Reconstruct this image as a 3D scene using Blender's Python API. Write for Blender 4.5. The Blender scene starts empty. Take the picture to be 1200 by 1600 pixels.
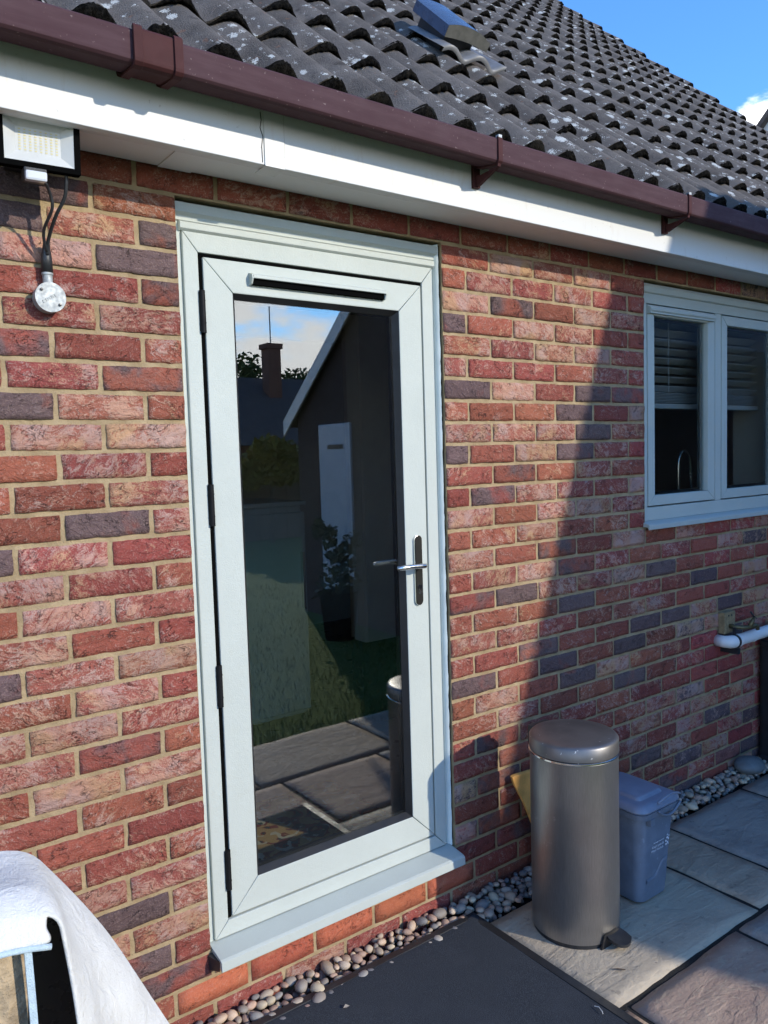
import bpy, bmesh, math, random
from mathutils import Vector, Matrix, noise as mnoise

random.seed(11)
S = bpy.context.scene
COL = S.collection
R = math.radians

# ------------------------------------------------------------------ camera
CAM = Vector((-0.8401, -2.0331, 1.5440)); YAW, PITCH, ROLL = 0.634495, -0.072249, -0.029865; FPX = 1224.74
_f = Vector((math.sin(YAW)*math.cos(PITCH), math.cos(YAW)*math.cos(PITCH), math.sin(PITCH)))
_r0 = Vector((math.cos(YAW), -math.sin(YAW), 0)); _u0 = _r0.cross(_f)
_r = math.cos(ROLL)*_r0 + math.sin(ROLL)*_u0
_u = -math.sin(ROLL)*_r0 + math.cos(ROLL)*_u0
cd = bpy.data.cameras.new('camera'); cam = bpy.data.objects.new('camera', cd); COL.objects.link(cam)
m = Matrix((( _r.x,_u.x,-_f.x,CAM.x),(_r.y,_u.y,-_f.y,CAM.y),(_r.z,_u.z,-_f.z,CAM.z),(0,0,0,1)))
cam.matrix_world = m
cd.sensor_fit = 'VERTICAL'; cd.sensor_height = 36; cd.lens = 36*FPX/1600; cd.clip_start = .02; cd.clip_end = 2000
S.camera = cam
S.render.resolution_x, S.render.resolution_y = 768, 1024

# ------------------------------------------------------------------ sky, sun, exposure
SUN = Vector((.45, -1, .46)).normalized()
ELEV = math.asin(SUN.z); AZ = math.atan2(SUN.x, SUN.y)
W = bpy.data.worlds.new('World'); S.world = W; W.use_nodes = True
nt = W.node_tree; nt.nodes.clear()
out = nt.nodes.new('ShaderNodeOutputWorld'); bg = nt.nodes.new('ShaderNodeBackground')
sky = nt.nodes.new('ShaderNodeTexSky'); sky.sky_type = 'NISHITA'; sky.sun_disc = False
sky.sun_elevation = ELEV; sky.sun_rotation = AZ; sky.altitude = 100; sky.air_density = 1.0; sky.dust_density = .2; sky.ozone_density = 2.0
SKY_STRENGTH = .15
bg.inputs[1].default_value = SKY_STRENGTH
tc = nt.nodes.new('ShaderNodeTexCoord')
n1 = nt.nodes.new('ShaderNodeTexNoise'); n1.inputs['Scale'].default_value = 2.6; n1.inputs['Detail'].default_value = 9; n1.inputs['Roughness'].default_value = .58
mp = nt.nodes.new('ShaderNodeMapping'); mp.inputs['Scale'].default_value = (1, 1, 2.2); mp.inputs['Location'].default_value = (3.1, .7, 1.2)
nt.links.new(tc.outputs['Generated'], mp.inputs[0]); nt.links.new(mp.outputs[0], n1.inputs['Vector'])
sep = nt.nodes.new('ShaderNodeSeparateXYZ'); nt.links.new(tc.outputs['Generated'], sep.inputs[0])
# clouds thin out towards the zenith; low unseen ones thickened for fill light
mr = nt.nodes.new('ShaderNodeMapRange'); mr.inputs[1].default_value = .06; mr.inputs[2].default_value = .36; mr.inputs[3].default_value = .23; mr.inputs[4].default_value = -.13
nt.links.new(sep.outputs[2], mr.inputs[0])
# the single cumulus beyond the verge
dp = nt.nodes.new('ShaderNodeVectorMath'); dp.operation = 'DISTANCE'; dp.inputs[1].default_value = (0.836, 0.439, 0.329)
nt.links.new(tc.outputs['Generated'], dp.inputs[0])
mc = nt.nodes.new('ShaderNodeMapRange'); mc.inputs[1].default_value = .0; mc.inputs[2].default_value = .088; mc.inputs[3].default_value = .38; mc.inputs[4].default_value = 0
nt.links.new(dp.outputs['Value'], mc.inputs[0])
def wm(op, a, b):
    n = nt.nodes.new('ShaderNodeMath'); n.operation = op
    for i, v in enumerate((a, b)):
        if hasattr(v, 'is_output'): nt.links.new(v, n.inputs[i])
        else: n.inputs[i].default_value = v
    return n.outputs[0]
# and the bank of cloud that the door glass mirrors
dp2 = nt.nodes.new('ShaderNodeVectorMath'); dp2.operation = 'DISTANCE'; dp2.inputs[1].default_value = (.44, -.88, .19)
nt.links.new(tc.outputs['Generated'], dp2.inputs[0])
mc2 = nt.nodes.new('ShaderNodeMapRange'); mc2.inputs[1].default_value = .05; mc2.inputs[2].default_value = .6; mc2.inputs[3].default_value = .05; mc2.inputs[4].default_value = 0
nt.links.new(dp2.outputs['Value'], mc2.inputs[0])
tot = wm('ADD', wm('ADD', wm('ADD', n1.outputs[0], mr.outputs[0]), mc.outputs[0]), mc2.outputs[0])
cr = nt.nodes.new('ShaderNodeMapRange'); cr.interpolation_type = 'SMOOTHSTEP'; cr.inputs[1].default_value = .60; cr.inputs[2].default_value = .68
nt.links.new(tot, cr.inputs[0])
mx = nt.nodes.new('ShaderNodeMix'); mx.data_type = 'RGBA'; mx.inputs[7].default_value = (8.8, 8.7, 8.7, 1)
tn = nt.nodes.new('ShaderNodeMix'); tn.data_type = 'RGBA'; tn.blend_type = 'MULTIPLY'; tn.inputs[0].default_value = 1; tn.inputs[7].default_value = (.47, .83, 1.22, 1)   # clear, deep blue air
nt.links.new(sky.outputs[0], tn.inputs[6])
nt.links.new(cr.outputs[0], mx.inputs[0]); nt.links.new(tn.outputs[2], mx.inputs[6]); nt.links.new(mx.outputs[2], bg.inputs[0])
nt.links.new(bg.outputs[0], out.inputs[0])

sl = bpy.data.lights.new('sun', 'SUN'); sl.energy = 2.05; sl.angle = R(.75); sl.color = (1, .91, .76)
so = bpy.data.objects.new('sun', sl); COL.objects.link(so); so.rotation_euler = (-SUN).to_track_quat('-Z', 'Y').to_euler()
S.view_settings.view_transform = 'Standard'; S.view_settings.look = 'None'; S.view_settings.exposure = 1.08; S.view_settings.gamma = 1
S.view_settings.use_curve_mapping = False

def px(p):
    d = Vector(p) - CAM; z = d.dot(_f)
    if z < .05: return None
    return 600 + FPX*d.dot(_r)/z, 800 - FPX*d.dot(_u)/z, z

# ------------------------------------------------------------------ materials
class NT:
    def __init__(s, name):
        s.m = bpy.data.materials.new(name); s.m.use_nodes = True; s.t = s.m.node_tree; s.t.nodes.clear()
        s.out = s.t.nodes.new('ShaderNodeOutputMaterial')
    def n(s, typ, **kw):
        nd = s.t.nodes.new('ShaderNode'+typ)
        for k, v in kw.items():
            if k.startswith('i_'):
                key = k[2:]; key = int(key) if key.isdigit() else key.replace('_', ' ')
                s.set(nd.inputs[key], v)
            else: setattr(nd, k, v)
        return nd
    def set(s, inp, v):
        if hasattr(v, 'is_output'): s.t.links.new(v, inp)
        else: inp.default_value = v
    def math(s, op, a, b=0, c=None, clamp=False):
        nd = s.t.nodes.new('ShaderNodeMath'); nd.operation = op; nd.use_clamp = clamp
        s.set(nd.inputs[0], a); s.set(nd.inputs[1], b)
        if c is not None: s.set(nd.inputs[2], c)
        return nd.outputs[0]
    def mix(s, f, a, b, blend='MIX'):
        nd = s.t.nodes.new('ShaderNodeMix'); nd.data_type = 'RGBA'; nd.blend_type = blend
        s.set(nd.inputs[0], f); s.set(nd.inputs[6], c4(a)); s.set(nd.inputs[7], c4(b)); return nd.outputs[2]
    def ramp(s, v, lo, hi, a=0, b=1, smooth=True):
        nd = s.t.nodes.new('ShaderNodeMapRange'); nd.interpolation_type = 'SMOOTHSTEP' if smooth else 'LINEAR'
        s.set(nd.inputs[0], v); s.set(nd.inputs[1], lo); s.set(nd.inputs[2], hi); s.set(nd.inputs[3], a); s.set(nd.inputs[4], b); return nd.outputs[0]
    def noise(s, vec, scale, detail=3, rough=.5, dist=0):
        nd = s.n('TexNoise', i_Scale=scale, i_Detail=detail, i_Roughness=rough, i_Distortion=dist)
        if vec is not None: s.t.links.new(vec, nd.inputs['Vector'])
        return nd.outputs[0]
    def obj(s, rand=True, scale=(1,1,1), rot=(0,0,0)):
        tc = s.n('TexCoord'); v = tc.outputs['Object']
        if rand:
            oi = s.n('ObjectInfo'); mu = s.n('VectorMath', operation='SCALE'); mu.inputs[0].default_value = (17.3, 31.7, 23.9)
            s.t.links.new(oi.outputs['Random'], mu.inputs['Scale'])
            ad = s.n('VectorMath', operation='ADD'); s.t.links.new(v, ad.inputs[0]); s.t.links.new(mu.outputs[0], ad.inputs[1]); v = ad.outputs[0]
        if scale != (1,1,1) or rot != (0,0,0):
            mp = s.n('Mapping'); mp.inputs['Scale'].default_value = scale; mp.inputs['Rotation'].default_value = rot
            s.t.links.new(v, mp.inputs[0]); v = mp.outputs[0]
        return v
    def bump(s, h, dist=.002, strength=1, nrm=None):
        nd = s.n('Bump'); nd.inputs['Strength'].default_value = strength; nd.inputs['Distance'].default_value = dist
        s.t.links.new(h, nd.inputs['Height'])
        if nrm is not None: s.t.links.new(nrm, nd.inputs['Normal'])
        return nd.outputs[0]
    def bsdf(s, col, rough=.6, metal=0, nrm=None, spec=.5, **kw):
        b = s.n('BsdfPrincipled'); s.set(b.inputs['Base Color'], c4(col)); s.set(b.inputs['Roughness'], rough); s.set(b.inputs['Metallic'], metal)
        s.set(b.inputs['Specular IOR Level'], spec)
        for k, v in kw.items(): s.set(b.inputs[k.replace('_', ' ')], v)
        if nrm is not None: s.t.links.new(nrm, b.inputs['Normal'])
        s.t.links.new(b.outputs[0], s.out.inputs[0]); return b
def c4(c):
    if hasattr(c, 'is_output') or len(c) == 4: return c
    return (*c, 1)

M = {}
def simple(name, col, rough=.6, metal=0, var=.08, vscale=12, bump=0, bscale=200, spec=.5, rvar=.12):
    n = NT(name); v = n.obj()
    a = n.noise(v, vscale, 5, .6); c = n.mix(n.ramp(a, .3, .7), tuple(x*(1-var) for x in col), tuple(min(1, x*(1+var)) for x in col))
    nr = n.bump(n.noise(v, bscale, 4, .6), bump) if bump else None
    rg = n.ramp(n.noise(v, vscale*2.3, 4), .3, .7, max(0, rough-rvar), min(1, rough+rvar), False)
    n.bsdf(c, rg, metal, nr, spec); M[name] = n.m; return n.m

def brick_mat(name, dark=False, island=False, orange=False):
    n = NT(name); oi = n.n('ObjectInfo'); v = n.obj()
    if island:
        ge = n.n('NewGeometry'); rnd = ge.outputs['Random Per Island']
        ad = n.n('VectorMath', operation='SCALE'); ad.inputs[0].default_value = (91, 57, 33); n.t.links.new(rnd, ad.inputs['Scale'])
        a2 = n.n('VectorMath', operation='ADD'); n.t.links.new(v, a2.inputs[0]); n.t.links.new(ad.outputs[0], a2.inputs[1]); v = a2.outputs[0]
        alpha = n.math('FRACT', n.math('MULTIPLY', rnd, 7.31)); 
    else:
        rnd = oi.outputs['Random']; alpha = oi.outputs['Alpha']
    # crinkled coordinates: folds run on the skew, changing from brick to brick
    rot = n.n('VectorRotate', rotation_type='Y_AXIS'); n.t.links.new(v, rot.inputs['Vector'])
    n.set(rot.inputs['Angle'], n.math('MULTIPLY_ADD', rnd, 1.7, -.85))
    st = n.n('Mapping'); st.inputs['Scale'].default_value = (.78, 1, 1.35); n.t.links.new(rot.outputs[0], st.inputs[0]); sv = st.outputs[0]
    big = n.noise(v, 11, 3, .5, .4)
    mid = n.noise(sv, 42, 7, .68, 1.2)
    fine = n.noise(v, 260, 3, .6)
    crk = n.noise(sv, 26, 4, .55, 1.9)
    line = n.ramp(n.math('ABSOLUTE', n.math('SUBTRACT', crk, .5)), .003, .015, 1, 0)
    where = n.ramp(n.noise(v, 21, 2, .5), .50, .62)
    crack = n.math('MULTIPLY', line, where)
    if dark:
        base = n.mix(n.ramp(n.math('ADD', n.math('MULTIPLY', big, .8), n.math('MULTIPLY', alpha, .25)), .48, .66), (.135,.085,.085), (.28,.075,.055))
        base = n.mix(n.ramp(mid, .50, .78, 0, .55), base, (.23,.165,.155))
        pale = n.math('MULTIPLY', 0, 0)
        col = base
    elif orange:
        col = n.mix(n.ramp(mid, .35, .7), (.37,.095,.055), (.45,.12,.065)); col = n.mix(n.ramp(big, .58, .72, 0, .35), col, (.46,.24,.15))
    else:
        if island:
            base = n.mix(n.ramp(rnd, .70, .74), (.34,.072,.06), (.12,.08,.085))
        else: base = oi.outputs['Color']
        col = n.mix(n.ramp(mid, .40, .78, 0, .5), base, n.mix(.5, base, (.19,.065,.07)))
        pm = n.math('ADD', n.math('MULTIPLY', big, .42), n.math('MULTIPLY', mid, .75))
        pm = n.math('ADD', pm, n.math('MULTIPLY_ADD', fine, .34, -.17))
        th = n.math('MULTIPLY_ADD', alpha, -.30, .80)
        pale = n.ramp(pm, n.math('SUBTRACT', th, .10), n.math('ADD', th, .07))
        tint = n.mix(n.ramp(n.noise(v, 16, 2), .4, .62), (.50,.285,.205), (.48,.32,.27))
        tint = n.mix(n.ramp(n.noise(v, 7, 2), .52, .62), tint, (.50,.30,.175))
        col = n.mix(n.math('MULTIPLY', pale, .80), col, tint)
    col = n.mix(n.math('MULTIPLY', crack, .7), col, (.04,.025,.025))
    col = n.mix(n.ramp(fine, .48, .72, 0, .42), col, n.mix(.5, col, (.50,.37,.31)))
    hs = n.n('HueSaturation'); n.t.links.new(col, hs.inputs['Color'])
    n.set(hs.inputs['Value'], n.math('MULTIPLY_ADD', n.math('FRACT', n.math('MULTIPLY', rnd, 13.7)), .30, .84))
    n.set(hs.inputs['Hue'], n.math('MULTIPLY_ADD', n.math('FRACT', n.math('MULTIPLY', rnd, 5.3)), .016, .4943))
    k = .35 if orange else 1
    h = n.math('ADD', n.math('MULTIPLY', mid, 1.0*k), n.math('MULTIPLY', fine, .16))
    h = n.math('SUBTRACT', h, n.math('MULTIPLY', crack, .8*k))
    n.bsdf(hs.outputs[0], .9, 0, n.bump(h, .0125), spec=.25); M[name] = n.m
brick_mat('brick'); brick_mat('brick_dark', dark=True); brick_mat('brick_rest', island=True); brick_mat('brick_orange', orange=True)

n = NT('mortar'); v = n.obj(False); a = n.noise(v, 14, 5, .6); b = n.noise(v, 330, 4, .7)
c = n.mix(n.ramp(a, .32, .68), (.30,.22,.125), (.41,.31,.185)); c = n.mix(n.ramp(b, .58, .75, 0, .5), c, (.15,.11,.07))
n.bsdf(c, .95, 0, n.bump(n.math('ADD', n.math('MULTIPLY', b, .5), n.noise(v, 70, 5, .6)), .005), spec=.15); M['mortar'] = n.m

# roof tile with white lichen
n = NT('roof_tile'); v = n.obj(); a = n.noise(v, 6, 6, .65); b = n.noise(v, 220, 3, .7)
c = n.mix(n.ramp(a, .3, .7), (.098,.087,.079), (.170,.153,.140)); c = n.mix(n.ramp(b, .55, .8, 0, .6), c, (.27,.25,.245))
c = n.mix(n.ramp(n.noise(v, 13, 4, .6), .60, .72, 0, .55), c, (.035,.032,.03))
c = n.mix(n.ramp(n.noise(v, 19, 4, .6), .66, .72, 0, .45), c, (.22,.11,.07))
sc = n.n('Mapping'); sc.inputs['Scale'].default_value = (1.25, .7, 1); n.t.links.new(v, sc.inputs[0])
vo = n.n('TexVoronoi', feature='F1', i_Scale=26, i_Randomness=1.0); wv = n.n('VectorMath', operation='ADD')
nn = n.n('TexNoise', i_Scale=60, i_Detail=3); nm = n.n('VectorMath', operation='SCALE'); n.t.links.new(nn.outputs['Color'], nm.inputs[0]); nm.inputs['Scale'].default_value = .034
n.t.links.new(sc.outputs[0], wv.inputs[0]); n.t.links.new(nm.outputs[0], wv.inputs[1]); n.t.links.new(wv.outputs[0], vo.inputs['Vector'])
sx = n.n('SeparateXYZ'); n.t.links.new(vo.outputs['Color'], sx.inputs[0])
rad = n.ramp(sx.outputs[0], .42, 1.0, .0, .55, False)
rad = n.math('MULTIPLY', rad, n.ramp(n.noise(v, 5, 2), .34, .58))
spot = n.ramp(n.math('SUBTRACT', rad, vo.outputs['Distance']), 0, .025)
vo2 = n.n('TexVoronoi', feature='F1', i_Scale=58, i_Randomness=1.0); n.t.links.new(wv.outputs[0], vo2.inputs['Vector']); sx2 = n.n('SeparateXYZ'); n.t.links.new(vo2.outputs['Color'], sx2.inputs[0])
rad2 = n.math('MULTIPLY', n.ramp(sx2.outputs[1], .62, 1.0, .0, .5, False), n.ramp(n.noise(v, 8, 2), .40, .60))
spot2 = n.ramp(n.math('SUBTRACT', rad2, vo2.outputs['Distance']), 0, .05)
spot = n.math('MAXIMUM', spot, n.math('MULTIPLY', spot2, .85))
c = n.mix(spot, c, n.mix(n.noise(v, 90, 2), (.42,.42,.39), (.70,.70,.66)))
n.bsdf(c, 1, 0, n.bump(n.math('ADD', b, n.math('MULTIPLY', a, 2)), .006), spec=.05); M['roof_tile'] = n.m
n = NT('moss'); v = n.obj(False); a = n.noise(v, 90, 6, .75); b = n.noise(v, 9, 3)
c = n.mix(n.ramp(a, .4, .7), (.004,.0035,.003), (.026,.023,.019)); c = n.mix(n.ramp(b, .56, .66, 0, .3), c, (.045,.04,.03))
n.bsdf(c, 1, 0, n.bump(n.noise(v, 160, 5, .8), .014), spec=.05); M['moss'] = n.m

# upvc foil: faint wood grain
def foil(name, col):
    n = NT(name); v = n.obj(False)
    g = n.noise(v, 320, 4, .6); a = n.noise(v, 5, 4, .55)
    c = n.mix(n.ramp(a, .35, .65), tuple(x*.965 for x in col), col); c = n.mix(n.ramp(n.noise(v, 38, 6, .7), .56, .80, 0, .22), c, (.36,.34,.29)); c = n.mix(n.ramp(n.noise(v, 2.2, 4, .6), .5, .75, 0, .25), c, tuple(x*.82 for x in col))
    n.bsdf(c, n.ramp(n.noise(v, 30, 4), .3, .7, .52, .64, False), 0, n.bump(n.math('ADD', g, n.math('MULTIPLY', n.noise(v, 60, 5, .6), .8)), .0009), spec=.28); M[name] = n.m
foil('sage_foil', (.455,.49,.455)); foil('sage_sill', (.43,.465,.435))
simple('sealant', (.66,.72,.69), .5, var=.05)
simple('gasket', (.012,.012,.013), .5); simple('black_metal', (.018,.018,.02), .35, var=.2); simple('black_plastic', (.02,.021,.023), .45, var=.2, bump=.0004)
simple('hinge_black', (.008,.008,.009), .6, spec=.15)
simple('matt_black', (.004,.004,.004), 1, spec=0, rvar=0)
simple('white_upvc', (.72,.725,.72), .42, var=.02, vscale=4, spec=.4, rvar=.03)
n = NT('fascia_white'); v = n.obj(False); st = n.n('Mapping'); st.inputs['Scale'].default_value = (6, 1, 1.2); n.t.links.new(v, st.inputs[0])
c = n.mix(n.ramp(n.noise(st.outputs[0], 5, 6, .65), .54, .76, 0, .45), (.63,.635,.625), (.50,.43,.36)); c = n.mix(n.ramp(n.noise(v, 55, 4, .6), .67, .74, 0, .5), c, (.3,.27,.24))
n.bsdf(c, .5, 0, None, spec=.3); M['fascia_white'] = n.m
n = NT('gutter_brown'); v = n.obj(False); st = n.n('Mapping'); st.inputs['Scale'].default_value = (.35, 1, 3); n.t.links.new(v, st.inputs[0])
c = n.mix(n.ramp(n.noise(st.outputs[0], 16, 6, .65), .35, .7), (.058,.029,.034), (.074,.040,.046)); c = n.mix(n.ramp(n.noise(v, 120, 4), .66, .75, 0, .5), c, (.26,.20,.19))
n.bsdf(c, n.ramp(n.noise(v, 20, 4), .3, .7, .66, .78, False), 0, None, spec=.12); M['gutter_brown'] = n.m
simple('gutter_union', (.058,.021,.021), .7, var=.1, vscale=20, rvar=.03, spec=.12)
simple('galvanised', (.36,.38,.38), .6, .35, var=.25, vscale=60, bump=.0006, bscale=90)
simple('chrome', (.72,.72,.70), .16, 1, var=.05)
simple('dark_plate', (.018,.017,.014), .6, 0, var=.2, spec=.15)
simple('brass', (.14,.115,.06), .5, .7, var=.2, vscale=60)
simple('led_white', (.50,.51,.50), .35, var=.05); simple('led_yellow', (.55,.49,.24), .4); simple('sensor', (.55,.57,.60), .2, var=.05)
n = NT('brushed_steel'); v = n.obj(False); st = n.n('Mapping'); st.inputs['Scale'].default_value = (12, 12, .6); n.t.links.new(v, st.inputs[0])
a = n.noise(st.outputs[0], 40, 4, .7); d = n.noise(v, 26, 6, .72); e = n.noise(v, 5, 3)
c = n.mix(n.ramp(a, .3, .7), (.265,.258,.252), (.325,.318,.31)); c = n.mix(n.ramp(e, .40, .65, 0, .35), c, (.19,.18,.175))
dz = n.n('SeparateXYZ'); n.t.links.new(v, dz.inputs[0])
drip = n.math('MULTIPLY', n.ramp(d, .60, .70), n.ramp(e, .50, .60))
c = n.mix(n.math('MULTIPLY', drip, .4), c, (.60,.59,.57))
b = n.bsdf(c, n.ramp(n.math('ADD', n.math('MULTIPLY', a, .3), n.math('MULTIPLY', drip, .7)), 0, 1, .30, .55, False), .85, n.bump(a, .0003)); n.set(b.inputs['Anisotropic'], .5); M['brushed_steel'] = n.m
n = NT('lid_steel'); v = n.obj(False); d = n.noise(v, 55, 5, .7); e = n.noise(v, 7, 4)
c = n.mix(n.ramp(e, .35, .65), (.135,.133,.137), (.20,.195,.195)); sp = n.ramp(d, .66, .70); c = n.mix(sp, c, (.7,.7,.7))
n.bsdf(c, n.math('MULTIPLY_ADD', sp, .3, .42), .75, None); M['lid_steel'] = n.m
n = NT('caddy_blue'); v = n.obj(False); a = n.noise(v, 18, 5, .6)
c = n.mix(n.ramp(a, .35, .7), (.120,.150,.195), (.150,.184,.235)); c = n.mix(n.ramp(n.noise(v, 70, 4), .64, .72, 0, .35), c, (.3,.33,.38))
n.bsdf(c, n.ramp(a, .3, .7, .36, .5, False), 0, n.bump(n.noise(v, 400, 2), .0003)); M['caddy_blue'] = n.m
n = NT('caddy_lid'); v = n.obj(False); a = n.noise(v, 14, 5, .6)
c = n.mix(n.ramp(a, .35, .7), (.168,.203,.27), (.205,.243,.315)); n.bsdf(c, .36, 0, None); M['caddy_lid'] = n.m
simple('caddy_print', (.62,.66,.72), .6)
simple('ply', (.74,.38,.10), .5, var=.15, vscale=25, bump=.0006); simple('wood_block', (.26,.19,.10), .8, var=.25, vscale=40, bump=.001)
n = NT('rubber_mat'); v = n.obj(False); a = n.noise(v, 420, 3, .7); b = n.noise(v, 6, 5, .6)
c = n.mix(n.ramp(a, .4, .7), (.026,.031,.039), (.063,.071,.085)); c = n.mix(n.ramp(b, .45, .72, 0, .4), c, (.052,.058,.070))
n.bsdf(c, .95, 0, n.bump(a, .003), spec=.2); M['rubber_mat'] = n.m
def slab_mat(name, c1, c2, c3):
    n = NT(name); v = n.obj(); st = n.n('Mapping'); st.inputs['Rotation'].default_value = (0, 0, .5); st.inputs['Scale'].default_value = (.6, 1.7, 1); n.t.links.new(v, st.inputs[0]); sv = st.outputs[0]
    a = n.noise(sv, 5, 7, .62, .8); b = n.noise(v, 46, 6, .7); d = n.noise(sv, 9, 5, .5, 2.2); f = n.noise(v, 250, 3, .7)
    c = n.mix(n.ramp(a, .35, .65), c1, c2); c = n.mix(n.ramp(b, .54, .74, 0, .5), c, c3)
    vein = n.ramp(n.math('ABSOLUTE', n.math('SUBTRACT', d, .5)), .002, .02, 1, 0)
    c = n.mix(n.math('MULTIPLY', vein, .40), c, (.47,.40,.28)); c = n.mix(n.ramp(n.noise(v, 24, 4, .6), .62, .72, 0, .5), c, (.10,.09,.075))
    rid = n.ramp(n.noise(sv, 7, 3, .5, 1.4), .46, .54)   # riven ledges
    h = n.math('ADD', n.math('MULTIPLY', rid, .12), n.math('ADD', n.math('MULTIPLY', a, 1.0), n.math('ADD', n.math('MULTIPLY', b, .45), n.math('MULTIPLY', f, .10))))
    n.bsdf(c, n.ramp(b, .3, .7, .62, .85, False), 0, n.bump(h, .0095), spec=.3); M[name] = n.m
slab_mat('slab_grey', (.365,.302,.228), (.465,.388,.288), (.52,.435,.31)); slab_mat('slab_buff', (.35,.27,.195), (.44,.345,.25), (.48,.38,.265)); slab_mat('slab_pink', (.35,.243,.185), (.44,.318,.235), (.46,.338,.24))
slab_mat('slab_blue', (.265,.23,.20), (.355,.315,.27), (.285,.24,.20))
simple('joint_sand', (.016,.014,.012), .97, var=.4, vscale=90, bump=.004, bscale=300); simple('soil', (.07,.055,.04), .97, var=.3, vscale=40, bump=.004)
n = NT('pebble'); oi = n.n('ObjectInfo'); v = n.obj(); a = n.noise(v, 40, 5, .65, .8)
h = n.n('HueSaturation'); n.set(h.inputs['Color'], oi.outputs['Color']); n.set(h.inputs['Value'], n.ramp(a, .3, .7, .78, 1.2, False))
n.bsdf(h.outputs[0], .6, 0, n.bump(n.noise(v, 160, 3), .0008), spec=.4); M['pebble'] = n.m
n = NT('pebble_mass'); ge = n.n('NewGeometry'); rp = n.n('ValToRGB'); n.t.links.new(ge.outputs['Random Per Island'], rp.inputs[0])
rp.color_ramp.interpolation = 'CONSTANT'
rp.color_ramp.elements[0].color = (.24,.20,.17,1); rp.color_ramp.elements[1].position = .8; rp.color_ramp.elements[1].color = (.40,.35,.29,1)
for p_, c_ in ((.2,(.33,.22,.18,1)),(.4,(.17,.16,.16,1)),(.6,(.30,.27,.24,1))):
    e_ = rp.color_ramp.elements.new(p_); e_.color = c_
n.bsdf(rp.outputs[0], .62, 0, None, spec=.4); M['pebble_mass'] = n.m
n = NT('towel'); v = n.obj(False); a = n.noise(v, 320, 4, .75); b = n.noise(v, 9, 4)
c = n.mix(n.ramp(b, .35, .7), (.66,.65,.62), (.74,.735,.71)); c = n.mix(n.ramp(n.noise(v, 14, 5, .65), .60, .78, 0, .15), c, (.55,.50,.43)); n.bsdf(c, .95, 0, n.bump(n.math('ADD', n.math('MULTIPLY', a, .8), n.math('ADD', n.math('MULTIPLY', n.noise(v, 30, 4, .6, 1.5), 1.6), n.math('MULTIPLY', b, 2.5))), .0028), spec=.05); M['towel'] = n.m
simple('towel_hem', (.46,.57,.64), .9, var=.1, vscale=120, bump=.002, bscale=500)
simple('tan_stone', (.33,.25,.16), .95, var=.35, vscale=30, bump=.010, bscale=60)
simple('plaster', (.50,.47,.42), .8, var=.04); simple('ceiling_white', (.6,.6,.58), .8, var=.03); simple('tiled_floor', (.15,.12,.10), .35, var=.2, vscale=5)
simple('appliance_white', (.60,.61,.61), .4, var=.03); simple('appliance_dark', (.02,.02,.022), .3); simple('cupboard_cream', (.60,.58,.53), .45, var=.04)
simple('blind_slat', (.50,.51,.52), .45, var=.05)
n = NT('rug'); v = n.obj(False); a = n.noise(v, 15, 2, .4, 1.2); b = n.noise(v, 300, 3)
c = n.mix(n.ramp(a, .50, .52), (.50,.31,.13), (.24,.06,.04)); c = n.mix(n.ramp(a, .59, .61), c, (.05,.08,.07)); c = n.mix(n.ramp(n.noise(v, 19, 2, .4, 1), .60, .62), c, (.60,.52,.38))
n.bsdf(c, .95, 0, n.bump(b, .004), spec=.1); M['rug'] = n.m
# window glass: clear, mirror-like by Fresnel
def glass(name, tint, r0):
    n = NT(name); ge = n.n('NewGeometry'); dt = n.n('VectorMath', operation='DOT_PRODUCT'); n.t.links.new(ge.outputs['Incoming'], dt.inputs[0]); n.t.links.new(ge.outputs['Normal'], dt.inputs[1])
    k = n.math('POWER', n.math('SUBTRACT', 1, n.math('ABSOLUTE', dt.outputs['Value'])), 5)      # Schlick, the same from either side
    fac = n.math('MULTIPLY_ADD', k, 1-r0, r0)
    tr = n.n('BsdfTransparent'); tr.inputs[0].default_value = (*tint, 1); gl = n.n('BsdfGlossy'); gl.inputs['Roughness'].default_value = 0; gl.inputs['Color'].default_value = (.96,.98,1,1)
    mxs = n.n('MixShader'); n.t.links.new(fac, mxs.inputs[0]); n.t.links.new(tr.outputs[0], mxs.inputs[1]); n.t.links.new(gl.outputs[0], mxs.inputs[2]); n.t.links.new(mxs.outputs[0], n.out.inputs[0]); M[name] = n.m
glass('pane_glass', (.88,.91,.90), .14)
# garden
n = NT('lawn'); v = n.obj(False); a = n.noise(v, 3, 6, .6); b = n.noise(v, 90, 4, .7)
c = n.mix(n.ramp(a, .35, .65), (.12,.19,.034), (.17,.24,.055)); n.bsdf(n.mix(n.ramp(b, .35, .7, 0, .6), c, (.03,.05,.012)), .9, 0, n.bump(b, .02), spec=.2); M['lawn'] = n.m
simple('grass_blade', (.11,.16,.04), .7, var=.3, vscale=4)
def leafm(name, c1, c2):
    n = NT(name); ge = n.n('NewGeometry'); n.bsdf(n.mix(ge.outputs['Random Per Island'], c1, c2), .6, 0, None, spec=.3); M[name] = n.m
leafm('leaf_green', (.030,.055,.015), (.085,.12,.03)); leafm('leaf_yellow', (.14,.13,.02), (.30,.24,.03)); leafm('leaf_dark', (.02,.035,.015), (.05,.075,.03))
simple('bark', (.09,.07,.05), .95, var=.3, bump=.006, bscale=30); simple('fence_wood', (.13,.095,.065), .9, var=.25, vscale=6, bump=.002, bscale=40)
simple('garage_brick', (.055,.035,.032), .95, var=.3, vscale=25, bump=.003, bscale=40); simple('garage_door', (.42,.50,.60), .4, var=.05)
simple('dark_brick_wall', (.15,.065,.05), .95, var=.25, vscale=25, bump=.003, bscale=40); simple('render_white', (.66,.67,.68), .8, var=.05, vscale=3); simple('far_roof', (.10,.075,.065), .9, var=.25, vscale=5, bump=.01, bscale=10)
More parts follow.
